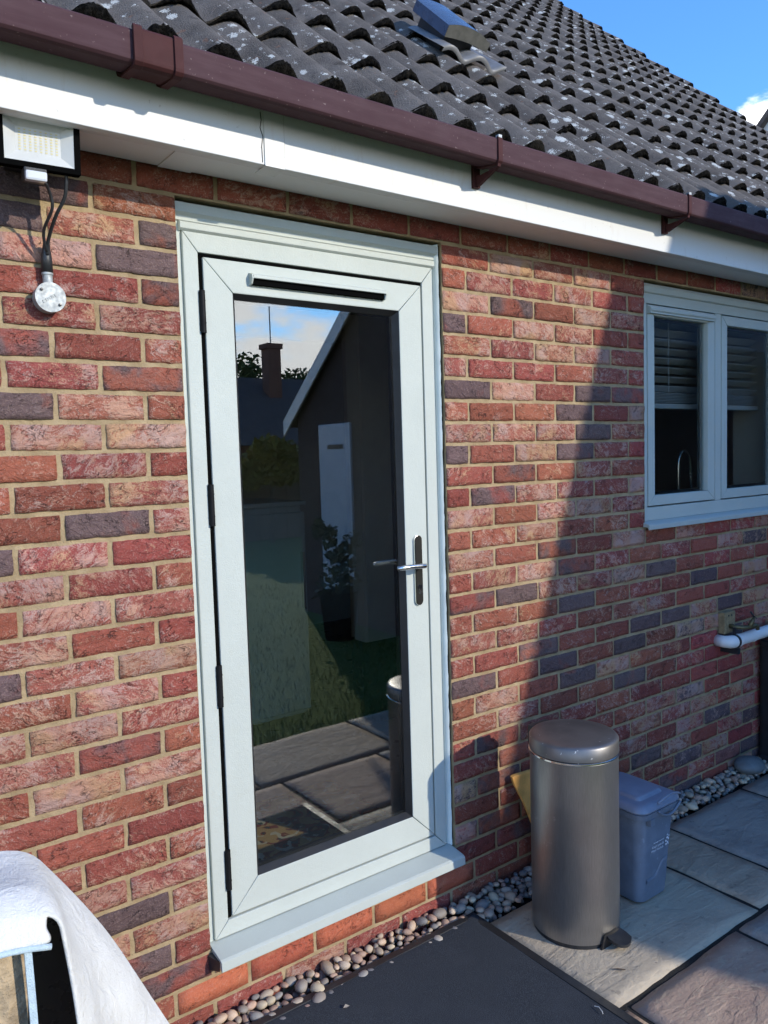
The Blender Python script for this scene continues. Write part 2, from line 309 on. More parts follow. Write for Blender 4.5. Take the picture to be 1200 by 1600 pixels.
simple('white_gloss', (.70,.72,.74), .35, var=.03); simple('chimney_brick', (.17,.08,.055), .95, var=.3, vscale=14)
simple('terracotta', (.45,.17,.08), .9)
simple('twig', (.08,.05,.03), .9); simple('dry_leaf', (.35,.30,.24), .8)
simple('wall_core', (.25,.22,.19), .9)

# ------------------------------------------------------------------ mesh helpers
def wl(o):
    p = Vector((0,0,0))
    while o is not None: p = p + Vector(o.location); o = o.parent
    return p
def link(name, me, parent=None, mat=None, loc=None):
    o = bpy.data.objects.new(name, me); COL.objects.link(o)
    if parent is not None: o.parent = parent
    if loc is not None: o.location = loc
    if mat is not None and me is not None and len(me.materials) == 0: me.materials.append(M[mat])
    return o
def tag(o, label=None, cat=None, group=None, kind=None):
    if label: o['label'] = label
    if cat: o['category'] = cat
    if group: o['group'] = group
    if kind: o['kind'] = kind
    return o
def thing(name, loc, label, cat, group=None):
    o = bpy.data.objects.new(name, None); COL.objects.link(o); o.location = loc; o.empty_display_size = .1
    return tag(o, label, cat, group)
def empty(name, parent):
    o = bpy.data.objects.new(name, None); COL.objects.link(o); o.parent = parent; return o
class MB:
    """collects world-space geometry"""
    def __init__(s): s.v = []; s.f = []
    def add(s, vs, fs):
        k = len(s.v); s.v += [tuple(p) for p in vs]; s.f += [tuple(i+k for i in q) for q in fs]; return s
    def box(s, x0, x1, y0, y1, z0, z1):
        return s.add([(x0,y0,z0),(x1,y0,z0),(x1,y1,z0),(x0,y1,z0),(x0,y0,z1),(x1,y0,z1),(x1,y1,z1),(x0,y1,z1)],
                     [(0,3,2,1),(4,5,6,7),(0,1,5,4),(1,2,6,5),(2,3,7,6),(3,0,4,7)])
    def obox(s, c, ax, ay, az):
        c, ax, ay, az = map(Vector, (c, ax, ay, az)); vs = []
        for k in (-1, 1):
            for i, j in ((-1,-1),(1,-1),(1,1),(-1,1)): vs.append(c+ax*i+ay*j+az*k)
        return s.add(vs, [(0,3,2,1),(4,5,6,7),(0,1,5,4),(1,2,6,5),(2,3,7,6),(3,0,4,7)])
    def prism(s, prof, a, b, axis='x'):
        """prof: list of 2D points, extruded along axis from a to b (x: (y,z); y: (x,z); z: (x,y))"""
        n = len(prof)
        def P(q, t): return {'x': (t,q[0],q[1]), 'y': (q[0],t,q[1]), 'z': (q[0],q[1],t)}[axis]
        vs = [P(q, a) for q in prof]+[P(q, b) for q in prof]
        fs = [(i,(i+1)%n,(i+1)%n+n,i+n) for i in range(n)]+[tuple(range(n-1,-1,-1)), tuple(range(n,2*n))]
        return s.add(vs, fs)
    def tube(s, pts, r, seg=10, cap=True):
        pts = [Vector(p) for p in pts]; n = len(pts); rs = r if isinstance(r, (list, tuple)) else [r]*n
        vs = []; up = None
        for i, p in enumerate(pts):
            t = (pts[min(i+1,n-1)]-pts[max(i-1,0)]).normalized()
            if up is None: up = t.orthogonal().normalized()
            up = (up - t*up.dot(t)).normalized(); b = t.cross(up)
            for k in range(seg):
                a = 2*math.pi*k/seg; vs.append(p+(up*math.cos(a)+b*math.sin(a))*rs[i])
        fs = [(i*seg+k, i*seg+(k+1)%seg, (i+1)*seg+(k+1)%seg, (i+1)*seg+k) for i in range(n-1) for k in range(seg)]
        if cap: fs += [tuple(range(seg-1,-1,-1)), tuple((n-1)*seg+k for k in range(seg))]
        return s.add(vs, fs)
    def lathe(s, c, prof, seg=48, axis='z', cap=True):
        c = Vector(c); vs = []
        for r_, h in prof:
            for k in range(seg):
                a = 2*math.pi*k/seg; q = (r_*math.cos(a), r_*math.sin(a), h)
                if axis == 'y': q = (q[0], h, q[1])
                if axis == 'x': q = (h, q[0], q[1])
                vs.append(c+Vector(q))
        n = len(prof)
        fs = [(i*seg+k, i*seg+(k+1)%seg, (i+1)*seg+(k+1)%seg, (i+1)*seg+k) for i in range(n-1) for k in range(seg)]
        if cap: fs += [tuple(range(seg-1,-1,-1)), tuple((n-1)*seg+k for k in range(seg))]
        return s.add(vs, fs)
    def mesh(s, name, org=(0,0,0), bevel=0, bseg=2, smooth=False, auto=None):
        me = bpy.data.meshes.new(name); o = Vector(org)
        me.from_pydata([tuple(Vector(p)-o) for p in s.v], [], s.f)
        bm = bmesh.new(); bm.from_mesh(me); bmesh.ops.recalc_face_normals(bm, faces=bm.faces)
        if bevel:
            ed = [e for e in bm.edges if len(e.link_faces) == 2 and e.calc_face_angle(0) > .45]
            bmesh.ops.bevel(bm, geom=ed, offset=bevel, segments=bseg, profile=.6, affect='EDGES', clamp_overlap=True)
        if smooth or auto:
            for f in bm.faces: f.smooth = True
            if auto:
                for e in bm.edges:
                    if len(e.link_faces) == 2 and e.calc_face_angle(0) > auto: e.smooth = False
        bm.to_mesh(me); bm.free(); return me
    def build(s, name, mat, parent=None, bevel=0, bseg=2, smooth=False, auto=None):
        org = wl(parent) if parent is not None else (0,0,0)
        return link(name, s.mesh(name, org, bevel, bseg, smooth, auto), parent, mat)
def px_in(pts, mar=10):
    for p in pts:
        q = px(p)
        if q and -mar < q[0] < 1200+mar and -mar < q[1] < 1600+mar: return True
    return False

# ================================================================== THE HOUSE
GZ = -.05                                    # top of the paving
DR = .93                                     # right edge of the door opening
WL_, WR_ = 2.05, 3.27                        # window opening
def cz(k): return (30-k)*.075                # bottom joint line of brick course k
house = thing('brick_house', (0, 0, GZ), 'red brick house with sage green glazed door and mossy tiled roof', 'house')

wb = MB(); Y0, Y1 = .0052, .105
ZT = 2.62; ZB = -.25
for a in ((-3, 0, ZB, ZT), (0, DR, ZB, .15), (0, DR, 2.25, ZT), (DR, WL_, ZB, ZT), (WL_, WR_, ZB, 1.2), (WL_, WR_, 2.25, ZT), (WR_, 5.7, ZB, ZT)):
    wb.box(a[0], a[1], Y0, Y1, a[2], a[3])
wall = wb.build('wall', 'mortar', house)

# ---- bricks
def brick_mesh(name, L, seed, nx=16, nz=5, H=.0622, rough=1.0):
    L -= .0035
    rg = random.Random(seed); vs = []; fs = []; off = Vector((seed*3.7, seed*1.3, seed*7.1))
    for j in range(nz+1):
        for i in range(nx+1):
            x = -L/2 + L*i/nx; z = -H/2 + H*j/nz; e = (i in (0, nx)) or (j in (0, nz)); co = (i in (0, nx)) and (j in (0, nz))
            nv = mnoise.noise_vector(Vector((x*38, 0, z*38))+off)
            x += nv.x*(.0020 if e else .003)*rough; z += nv.z*(.0017 if e else .002)*rough
            if e: x += mnoise.noise(Vector((x*140, 3, z*140))+off)*.0016*rough; z += mnoise.noise(Vector((x*150, 7, z*150))+off)*.0015*rough
            y = mnoise.noise(Vector((x*22, 5, z*30))+off)*.0020*rough + mnoise.noise(Vector((x*70, 9, z*70))+off)*.0010*rough
            if e: y += .0016*rough
            if co: x *= .996; z *= .985; y += .0008
            vs.append((x, y, z))
    for j in range(nz):
        for i in range(nx):
            a = j*(nx+1)+i; fs.append((a, a+1, a+nx+2, a+nx+1))
    ring = [i for i in range(nx+1)]+[j*(nx+1)+nx for j in range(1, nz+1)]+[nz*(nx+1)+i for i in range(nx-1, -1, -1)]+[j*(nx+1) for j in range(nz-1, 0, -1)]
    k = len(vs)
    for r_ in ring: vs.append((vs[r_][0]*1.004, .05, vs[r_][2]*1.01))
    n_ = len(ring)
    for q in range(n_): fs.append((ring[q], k+q, k+(q+1) % n_, ring[(q+1) % n_]))
    me = bpy.data.meshes.new(name); me.from_pydata(vs, [], fs)
    for p_ in me.polygons: p_.use_smooth = True
    return me
NV = 10
FULL = [brick_mesh('brick_full', .215, 10+i) for i in range(NV)]
HALF = [brick_mesh('brick_half', .1025, 40+i, nx=8) for i in range(NV)]
SM_F = [brick_mesh('brick_smooth', .215, 80+i, nx=6, nz=2, rough=.45) for i in range(3)]
LEFT = {0:'rrr',1:'rdd',2:'mpd',3:'dcc',4:'mrr',5:'ppr',6:'rrm',7:'mpr',8:'rcd',9:'ccr',10:'rpr',11:'prr',12:'pdr',13:'rpd',14:'rrc',15:'pcr',16:'rrp',17:'cpm',18:'rcr',
 19:'rcp',20:'rmc',21:'ccr',22:'rrr',23:'rrr',24:'rrp',25:'pcp',26:'pdr',27:'ccp',28:'rdp',29:'mrr',30:'orr',31:'rrr',32:'rrr'}
RIGHT = {0:'rrrrrrrrrrr',1:'rcpcr',2:'rppcrr',3:'cmrcp',4:'drcprd',5:'rpccr',6:'prrrpr',7:'dcrdm',8:'rrrdrr',9:'ccpdp',10:'drcdpr',11:'rmrpr',12:'rmcprr',13:'crccp',14:'rrcrrr',
 15:'crmrcrcrcr',16:'rpcmrrprrpr',17:'mdppcdrrrrr',18:'rrrdrrrdprd',19:'pprrppprrcr',20:'rrmrrddddpr',21:'drdrdrrpprr',22:'rcrdcrrrdrr',23:'rprrdrrrrpr',24:'rmprrrrdcdr',
 25:'rmrrrcrdrrc',26:'rmrrrcprprr',27:'rrmrprrpmrr',28:'mmrrrdppmrr',29:'rrmmrprmmrr',30:'orrmrrmrmrr',31:'rrrrrrrrrrr',32:'rrrrrrrrrrr'}
COLS = {'r': [(.285,.075,.050),(.26,.067,.048),(.31,.088,.056),(.27,.070,.051)], 'p': [(.28,.076,.060),(.27,.072,.056)], 'c': [(.31,.10,.070),(.30,.092,.066)]}
ALPHA = {'r': (.26, .52), 'p': (.54, .70), 'c': (.72, .90)}
bricks = []                                   # (x0, x1, k, code)
rb = random.Random(5)
def rcode(): return rb.choice('rrrrppcdm')
for k in range(0, 33):
    odd = k % 2 == 1; opening = 1 <= k <= 28
    # left of the door, going left
    x = 0.0; i = 0
    if k in (0, 29, 30, 31, 32): x = 0.0
    while x > -2.95:
        w = .1025 if (i == 0 and not odd) else .215
        code = LEFT[k][i] if i < len(LEFT[k]) else rcode()
        bricks.append((x-w, x, k, code)); x -= w+.010; i += 1
    if not opening:                            # across the door, under the soffit or below the sill
        if odd:
            x = .010; seq = 'crccmr' if k == 29 else 'rprrmr'
        else:
            # joins the half brick at the left edge
            b_ = next(q for q in bricks if q[2] == k and abs(q[1]) < 1e-6); bricks.remove(b_)
            x = b_[0]; seq = 'oooooo' if k == 30 else 'rrrrrr'
        i = 0
        while x < DR-.06:
            w = .215
            code = seq[i % len(seq)]
            bricks.append((x, x+w, k, code)); x += w+.010; i += 1
        xs, i0 = x, 1
    else: xs, i0 = DR, 0
    x = xs; i = i0; first = True
    while x < 5.65:
        win = 1 <= k <= 14
        w = .1025 if (first and opening and not odd) else .215
        if win and x < WL_ and x+w > WL_-.02: w = WL_-.003-x if x+w > WL_ or WL_-x-w < .03 else w
        if win and WL_-.004 <= x < WR_: x = WR_+.006; continue
        if w < .04: x += w+.010; continue
        code = RIGHT[k][i] if i < len(RIGHT[k]) else rcode()
        bricks.append((x, x+w, k, code)); x += w+.010; i += 1; first = False
def brick_area(b):
    pts = [(b[0],0,cz(b[2])),(b[1],0,cz(b[2])),(b[1],0,cz(b[2])+.07),(b[0],0,cz(b[2])+.07)]
    if not px_in(pts, 0): return 0
    q = [px(p_) for p_ in pts]
    return abs((q[1][0]-q[0][0])*(q[3][1]-q[0][1]))
ranked = sorted(bricks, key=brick_area, reverse=True)
single = set(ranked[:300]); rest = MB()
for b in bricks:
    x0, x1, k, code = b; w = x1-x0; h = hash((round(x0*1000), k)) % 1000
    hz = cz(k)+.0375+.0008*math.sin(x0*9+k); cx = (x0+x1)/2
    src = HALF if w < .13 else FULL
    if code == 'o' : src = SM_F
    me = src[h % len(src)]; L = .1025 if w < .13 else .215; sx = w/L
    jy = (h % 7-3)*.0006
    if b in single:
        mat = {'d':'brick_dark','m':'brick_dark','o':'brick_orange'}.get(code, 'brick')
        key = (me.name, mat)
        if len(me.materials) == 0: me.materials.append(M['brick'])
        o = bpy.data.objects.new('brick', me); COL.objects.link(o); o.parent = wall
        o.material_slots[0].link = 'OBJECT'; o.material_slots[0].material = M[mat]
        o.location = (cx, jy, hz - GZ); o.scale = (sx*(-1 if h % 2 else 1), 1, (-1 if h % 3 == 0 else 1)); o.rotation_euler = (0, (h % 11-5)*.0012, 0)
        if code in 'rpc':
            c = COLS[code][h % len(COLS[code])]; lo, hi = ALPHA[code]; o.color = (*c, lo+(hi-lo)*((h*7) % 100)/100)
        elif code == 'm': o.color = (0,0,0,.75)
        elif code == 'd': o.color = (0,0,0,.05)
    else:
        vs = [(cx+v_.co.x*sx, v_.co.y+jy, hz+v_.co.z) for v_ in me.vertices]; rest.add(vs, [tuple(p_.vertices) for p_ in me.polygons])
o = rest.build('bricks_further_along', 'brick_rest', wall, smooth=True); tag(o, kind='stuff')

# ---- room behind the door and the window
inn = MB(); FZ = .14
def walls(x0, x1, y0, y1):
    pass
for a in ((-3, 0, FZ, 2.5), (DR, WL_, FZ, 2.5), (0, DR, 2.25, 2.5), (0, DR, 0, .145), (WL_, WR_, FZ, 1.2), (WL_, WR_, 2.25, 2.5), (WR_, 5.6, FZ, 2.5)): inn.box(a[0], a[1], .107, .30, a[2], a[3])
inn.build('inner_wall', 'plaster', house)
MB().box(-.75, -.65, .301, 3.6, FZ, 2.5).box(-.75, 5.6, 3.6, 3.7, FZ, 2.5).box(5.5, 5.6, .301, 3.6, FZ, 2.5).box(1.98, 2.05, .301, 2.2, FZ, 2.5).build('partition_wall', 'plaster', house)
MB().box(-.75, 5.6, .107, 3.7, FZ-.08, FZ).build('floor', 'tiled_floor', house)
MB().box(-3, 5.6, .107, 3.7, 2.5, 2.56).build('ceiling', 'ceiling_white', house)

# ---- the glazed door
door = empty('door', house)
FY = .020                                    # face of the frame
fx0, fx1, fz0, fz1 = .004, .919, .150, 2.166
lx0, lx1, lz0, lz1 = .0785, .8505, .214, 2.103       # leaf
gx0, gx1, gz0, gz1 = .170, .752, .311, 2.008         # glass sight line
fr = MB()
def mitred(mb, ox0, ox1, oz0, oz1, ix0, ix1, iz0, iz1, y0, y1, sides='ltrb'):
    """rectangular ring with mitred corners, one prism per member"""
    A = [(ox0,oz0),(ox1,oz0),(ox1,oz1),(ox0,oz1)]; B = [(ix0,iz0),(ix1,iz0),(ix1,iz1),(ix0,iz1)]
    for nm, (i, j) in {'b':(0,1),'r':(1,2),'t':(2,3),'l':(3,0)}.items():
        if nm in sides: mb.prism([A[i], A[j], B[j], B[i]], y0, y1, 'y')
    return mb
g_ = .00035
def ring_parts(name, mat, parent, o_, i_, y0, y1, bevel, names):
    ox0, ox1, oz0, oz1 = o_; ix0, ix1, iz0, iz1 = i_
    for nm in 'ltrb':
        mb = MB(); mitred(mb, ox0, ox1, oz0, oz1, ix0, ix1, iz0, iz1, y0, y1, nm)
        c = Vector((sum(p[0] for p in mb.v)/8, 0, sum(p[2] for p in mb.v)/8))
        mb.v = [(c.x+(p[0]-c.x)*(1-.0009/(abs(p[0]-c.x)+.02)), p[1], c.z+(p[2]-c.z)*(1-.0009/(abs(p[2]-c.z)+.02))) for p in mb.v]
        mb.build(names[nm], mat, parent, bevel=bevel)
nm_f = {'l':'frame_jamb','r':'frame_jamb','t':'frame_head','b':'frame_threshold'}
ring_parts('f', 'sage_foil', door, (fx0+.018, fx1-.018, fz0+.012, fz1), (lx0-.0130, lx1+.0045, lz0-.0050, lz1+.0095), FY, FY+.06, .0025, nm_f)
# set-back outer lip of the frame, left and right
MB().box(fx0, fx0+.0185, FY+.010, FY+.07, fz0, 2.245).build('frame_lip', 'sage_foil', door, bevel=.003)
MB().box(fx1-.0185, fx1+.003, FY+.012, FY+.07, fz0, 2.245).build('frame_lip', 'sage_foil', door, bevel=.003)
# stepped head extension above the frame
MB().prism([(FY+.004,2.1665),(FY-.004,2.172),(FY-.004,2.188),(FY+.006,2.193),(FY+.07,2.193),(FY+.07,2.1665)], fx0+.012, fx1-.010).build('head_extension', 'sage_foil', door, bevel=.0015)
MB().prism([(FY+.004,2.1935),(FY+.004,2.206),(FY-.006,2.214),(FY-.006,2.238),(FY+.004,2.243),(FY+.07,2.243),(FY+.07,2.1935)], fx0-.002, fx1+.006).build('head_extension', 'sage_foil', door, bevel=.0015)
# dark rebate behind the gap
MB().box(fx0+.02, fx1-.02, FY+.030, FY+.034, fz0+.02, lz0+.03).box(fx0+.02, fx1-.02, FY+.030, FY+.034, lz1-.03, fz1-.01).box(fx0+.02, lx0+.03, FY+.0305, FY+.0345, lz0, lz1).box(lx1-.03, fx1-.02, FY+.0305, FY+.0345, lz0, lz1).build('gasket', 'matt_black', door)
MB().box(lx0-.0125, lx0-.0005, FY+.006, FY+.030, lz0-.002, lz1+.002).box(lx0-.012, lx1+.003, FY+.0065, FY+.0295, lz1+.0008, lz1+.0085).build('weather_seal', 'matt_black', door)
nm_l = {'l':'stile','r':'stile','t':'top_rail','b':'bottom_rail'}
ring_parts('l', 'sage_foil', door, (lx0, lx1, lz0, lz1), (gx0-.004, gx1+.004, gz0-.004, gz1+.004), FY+.001, FY+.058, .0028, nm_l)
# sloping bead next to the glass
bd = MB()
for nm in 'ltrb':
    A = [(gx0-.0045,gz0-.0045),(gx1+.0045,gz0-.0045),(gx1+.0045,gz1+.0045),(gx0-.0045,gz1+.0045)]; B = [(gx0+.010,gz0+.010),(gx1-.010,gz0+.010),(gx1-.010,gz1-.010),(gx0+.010,gz1-.010)]
    i, j = {'b':(0,1),'r':(1,2),'t':(2,3),'l':(3,0)}[nm]
    bd.add([(A[i][0],FY+.003,A[i][1]),(A[j][0],FY+.003,A[j][1]),(B[j][0],FY+.0235,B[j][1]),(B[i][0],FY+.0235,B[i][1])], [(0,1,2,3)])
bd.build('glazing_bead', 'gasket', door)
MB().box(gx0-.002, gx1+.002, FY+.024, FY+.028, gz0-.002, gz1+.002).build('pane', 'pane_glass', door)
sp_ = MB(); mitred(sp_, gx0-.003, gx1+.003, gz0-.003, gz1+.003, gx0+.013, gx1-.013, gz0+.013, gz1-.013, FY+.032, FY+.046); sp_.build('glazing_spacer', 'gasket', door)
# inner handle is not seen; outer long-plate handle
hx, hz0, hz1 = .805, 1.037, 1.270
def stadium(cx, z0, z1, r, n=10):
    pts = []
    for k in range(n+1): a = math.pi*k/n; pts.append((cx+r*math.cos(a), z1-r+r*math.sin(a)))
    for k in range(n+1): a = math.pi+math.pi*k/n; pts.append((cx+r*math.cos(a), z0+r+r*math.sin(a)))
    return pts
MB().prism(stadium(hx, hz0-.003, hz1+.003, .0165), FY-.007, FY+.001, 'y').build('handle_backplate', 'chrome', door, bevel=.0015)
MB().prism(stadium(hx, hz0, hz1, .0135), FY-.0085, FY-.0065, 'y').build('handle_plate', 'dark_plate', door, bevel=.0006)
lev = [(hx+.002,FY-.006,1.171),(hx+.002,FY-.03,1.171),(hx-.000,FY-.043,1.172),(hx-.010,FY-.049,1.173),(hx-.03,FY-.050,1.1745),(hx-.06,FY-.048,1.176),(hx-.09,FY-.046,1.176),(hx-.108,FY-.042,1.175),(hx-.114,FY-.037,1.1745)]
MB().tube(lev, [.008,.008,.0085,.0085,.0082,.0082,.0085,.008,.0055], 12).build('lever', 'chrome', door, smooth=True)
MB().prism(stadium(hx, 1.073, 1.106, .0058), FY-.0105, FY-.008, 'y').build('lock_cylinder', 'chrome', door, bevel=.0006)
MB().lathe((hx, FY-.012, 1.098), [(.0001,-.0005),(.0082,-.0005),(.0085,.003),(.0085,.006)], 20, 'y').build('lock_cylinder', 'chrome', door, auto=.6)
for z0, z1 in ((1.895,2.010),(1.360,1.477),(.842,.962),(.301,.419)):
    hg = MB().tube([(lx0-.0080, FY-.004, z0),(lx0-.0080, FY-.004, z0+.028),(lx0-.0080, FY-.004, z1-.028),(lx0-.0080, FY-.004, z1)], .0082, 12)
    hg.tube([(lx0-.0080, FY-.004, z0+.026),(lx0-.0080, FY-.004, z0+.0285)], .009, 12).tube([(lx0-.0080, FY-.004, z1-.0285),(lx0-.0080, FY-.004, z1-.026)], .009, 12)
    hg.box(lx0-.017, lx0-.004, FY-.004, FY+.012, z0+.004, z1-.004)
    hg.build('hinge', 'hinge_black', door, auto=.6)
# trickle vent hood
tv = [(FY+.001,2.0735),(FY-.014,2.071),(FY-.021,2.065),(FY-.022,2.0575),(FY-.019,2.056),(FY-.016,2.060),(FY+.001,2.062)]
MB().prism(tv, .222, .690).build('trickle_vent', 'sage_foil', door, bevel=.0006)
MB().box(.224, .688, FY-.012, FY+.0005, 2.0405, 2.0595).build('vent_grille', 'matt_black', door)
for q0, q1 in ((.2175, .2218), (.6902, .6945)):
    MB().prism([(FY+.001,2.0385),(FY-.013,2.0415),(FY-.021,2.056),(FY-.019,2.068),(FY+.001,2.0745)], q0, q1).build('vent_end_cap', 'sage_foil', door)
# projecting sill
sil = [(FY+.06,.160),(FY-.001,.160),(-.052,.149),(-.060,.144),(-.062,.118),(-.057,.115),(-.052,.121),(-.045,.128),(FY+.06,.128)]
MB().prism(sil, .004, .913).build('sill', 'sage_sill', door, bevel=.0015)
MB().prism([(q[0]-.0005 if q[0] < 0 else q[0], q[1]) for q in sil], .9135, .9175).build('sill_end_cap', 'sage_sill', door, bevel=.0015)
MB().add([(-.012,-.003,.145),(.004,-.05,.142),(.004,-.045,.112),(-.008,-.002,.100),(.01,.004,.145),(.01,.004,.10)], [(0,1,2,3),(0,4,1),(3,2,5),(1,4,5,2)]).build('sill_packer', 'black_plastic', door)
MB().box(fx1+.0032, DR-.0005, .016, .06, .162, 2.243).build('reveal_shade_strip', 'matt_black', door)  # black strip stands in for the shade in the brick reveal
# wavering bead of sealant along both jambs
for xs, sgn in ((.0015, 1), (fx1-.0005, -1)):
    vs = []; fs = []; n_ = 150
    for i in range(n_+1):
        z = .155+2.09*i/n_; w = .0045+.0030*mnoise.noise(Vector((z*14, sgn*9, 2)))+.0022*mnoise.noise(Vector((z*45, sgn*5, 7)))
        vs += [(xs-sgn*w, FY-.007, z), (xs+sgn*.004, FY+.001, z), (xs+sgn*.006, FY+.014, z)]
    for i in range(n_):
        for q in (0, 1): fs.append((i*3+q, i*3+q+1, i*3+q+4, i*3+q+3))
    MB().add(vs, fs).build('sealant', 'sealant', door, smooth=True)

# ---- the window
win = empty('window', house); wy0 = .022
o0, o1, oz0, oz1 = WL_+.002, WR_-.003, 1.228, 2.158
mid = 2.648
for q in (0, 1):
    pass
MB().box(o0, o0+.042, wy0, wy0+.06, oz0, oz1).build('frame_jamb', 'sage_foil', win, bevel=.002)
MB().box(o1-.042, o1, wy0, wy0+.06, oz0, oz1).build('frame_jamb', 'sage_foil', win, bevel=.002)
MB().box(o0, o1, wy0, wy0+.06, oz1, oz1+.042).build('frame_head', 'sage_foil', win, bevel=.002)
MB().box(o0, o1, wy0-.001, wy0+.06, oz0-.002, 1.283).build('frame_bottom', 'sage_foil', win, bevel=.002)
MB().box(mid-.024, mid+.024, wy0, wy0+.06, 1.2835, oz1-.0005).build('mullion', 'sage_foil', win, bevel=.002)
MB().prism([(wy0+.002,2.2005),(wy0-.006,2.206),(wy0-.006,2.228),(wy0+.004,2.243),(wy0+.07,2.243),(wy0+.07,2.2005)], o0, o1).build('head_extension', 'sage_foil', win, bevel=.0015)
MB().box(o0+.03, o1-.03, wy0+.034, wy0+.037, 1.27, 1.31).box(o0+.03, o1-.03, wy0+.034, wy0+.037, 2.13, 2.17).box(o0+.03, o0+.07, wy0+.0345, wy0+.0375, 1.29, 2.15).box(mid-.05, mid+.05, wy0+.0345, wy0+.0375, 1.29, 2.15).build('gasket', 'matt_black', win)
for a, b in ((o0+.0470, mid-.0290), (mid+.0290, o1-.0470)):
    z0, z1 = 1.2885, 2.1535; t = .060; tl = .052
    gx = (a+tl, b-t, z0+.048, z1-.048)
    ring_parts('s', 'sage_foil', win, (a, b, z0, z1), (gx[0]-.003, gx[1]+.003, gx[2]-.003, gx[3]+.003), wy0-.001, wy0+.056, .0025, {'l':'sash_stile','r':'sash_stile','t':'sash_top_rail','b':'sash_bottom_rail'})
    MB().box(gx[0]-.004, gx[1]+.004, wy0+.020, wy0+.024, gx[2]-.004, gx[3]+.004).build('pane', 'pane_glass', win)
    s2 = MB(); mitred(s2, gx[0]-.004, gx[1]+.004, gx[2]-.004, gx[3]+.004, gx[0]+.010, gx[1]-.010, gx[2]+.010, gx[3]-.010, wy0+.029, wy0+.042); s2.build('glazing_spacer', 'gasket', win)
tv2 = [(wy0+.000,2.146),(wy0-.014,2.142),(wy0-.019,2.134),(wy0-.019,2.128),(wy0-.016,2.1245),(wy0-.014,2.130),(wy0+.000,2.132)]
MB().prism(tv2, o0+.052, mid-.045).build('trickle_vent', 'sage_foil', win, bevel=.0008)
MB().box(o0+.054, mid-.047, wy0-.013, wy0-.0012, 2.116, 2.1305).build('vent_grille', 'sage_foil', win)
MB().prism([(wy0+.000,2.112),(wy0-.016,2.117),(wy0-.019,2.134),(wy0-.014,2.144),(wy0+.000,2.148)], o0+.047, o0+.0515).build('vent_end_cap', 'sage_foil', win)
MB().prism([(wy0+.06,1.2255),(wy0-.004,1.2255),(-.022,1.216),(-.028,1.211),(-.029,1.193),(-.024,1.1905),(-.018,1.203),(wy0+.06,1.203)], o0-.016, o1+.012).build('sill', 'sage_sill', win, bevel=.0015)
vs = []; fs = []
for i in range(91):
    z = 1.22+1.0*i/90; w = .004+.003*mnoise.noise(Vector((z*16, 33, 2)))+.0022*mnoise.noise(Vector((z*50, 15, 7)))
    vs += [(WL_-w, wy0-.010, z), (WL_+.005, wy0+.001, z), (WL_+.007, wy0+.014, z)]
for i in range(90):
    for q in (0, 1): fs.append((i*3+q, i*3+q+1, i*3+q+4, i*3+q+3))
MB().add(vs, fs).build('sealant', 'sealant', win, smooth=True)

# ---- eaves: fascia, soffit, gutter
FASY = -.190
sof = MB().box(-3, 5.8, FASY+.018, -.001, 2.316, 2.324).build('soffit', 'white_upvc', house)
fas = MB().prism([(FASY,2.300),(FASY,2.510),(FASY+.016,2.510),(FASY+.016,2.316),(FASY+.045,2.3155),(FASY+.045,2.303),(FASY+.014,2.2985)], -3, 5.8).build('fascia', 'fascia_white', house, bevel=.0025)
MB().prism([(FASY-.0035,2.2975),(FASY-.0035,2.50),(FASY-.0005,2.50),(FASY-.0005,2.2975),(FASY+.055,2.2975),(FASY+.055,2.2955)][::1], .168, .226).build('fascia_joint_trim', 'fascia_white', house)
tag(bpy.data.objects['fascia_joint_trim'])
MB().box(-.045, .045, FASY+.05, -.002, 2.3125, 2.3155).build('soffit_joint_trim', 'white_upvc', house)
# crack beside the joint trim
MB().tube([(.160,FASY-.0012,2.43),(.162,FASY-.0012,2.41),(.158,FASY-.0012,2.39),(.165,FASY-.0012,2.37),(.161,FASY-.0012,2.345),(.162,FASY-.0012,2.305)], .0011, 5).build('crack', 'gasket', fas)
MB().box(.2265, .228, FASY-.0012, FASY+.001, 2.30, 2.50).build('crack', 'wall_core', fas)
gut = empty('gutter', house)
gp = [(-.196,2.482),(-.198,2.440),(-.206,2.429),(-.224,2.422),(-.283,2.412),(-.2955,2.4125),(-.3015,2.418),(-.3022,2.424),(-.3025,2.479),(-.298,2.484)]
def gutter_seg(x0, x1, name, mat, off=0.0, th=.0025, lip=True):
    vs = []; fs = []; n_ = len(gp)
    cxy = (-.248, 2.445)
    def O(p, d):
        v_ = Vector((p[0]-cxy[0], p[1]-cxy[1])); v_ = v_.normalized()*d; return (p[0]+v_.x, p[1]+v_.y)
    outer = [O(p, off) for p in gp]; inner = [O(p, off-th) for p in gp][::-1]
    mb = MB().prism(outer+inner, x0, x1); return mb.build(name, mat, gut, bevel=.0007, bseg=1)
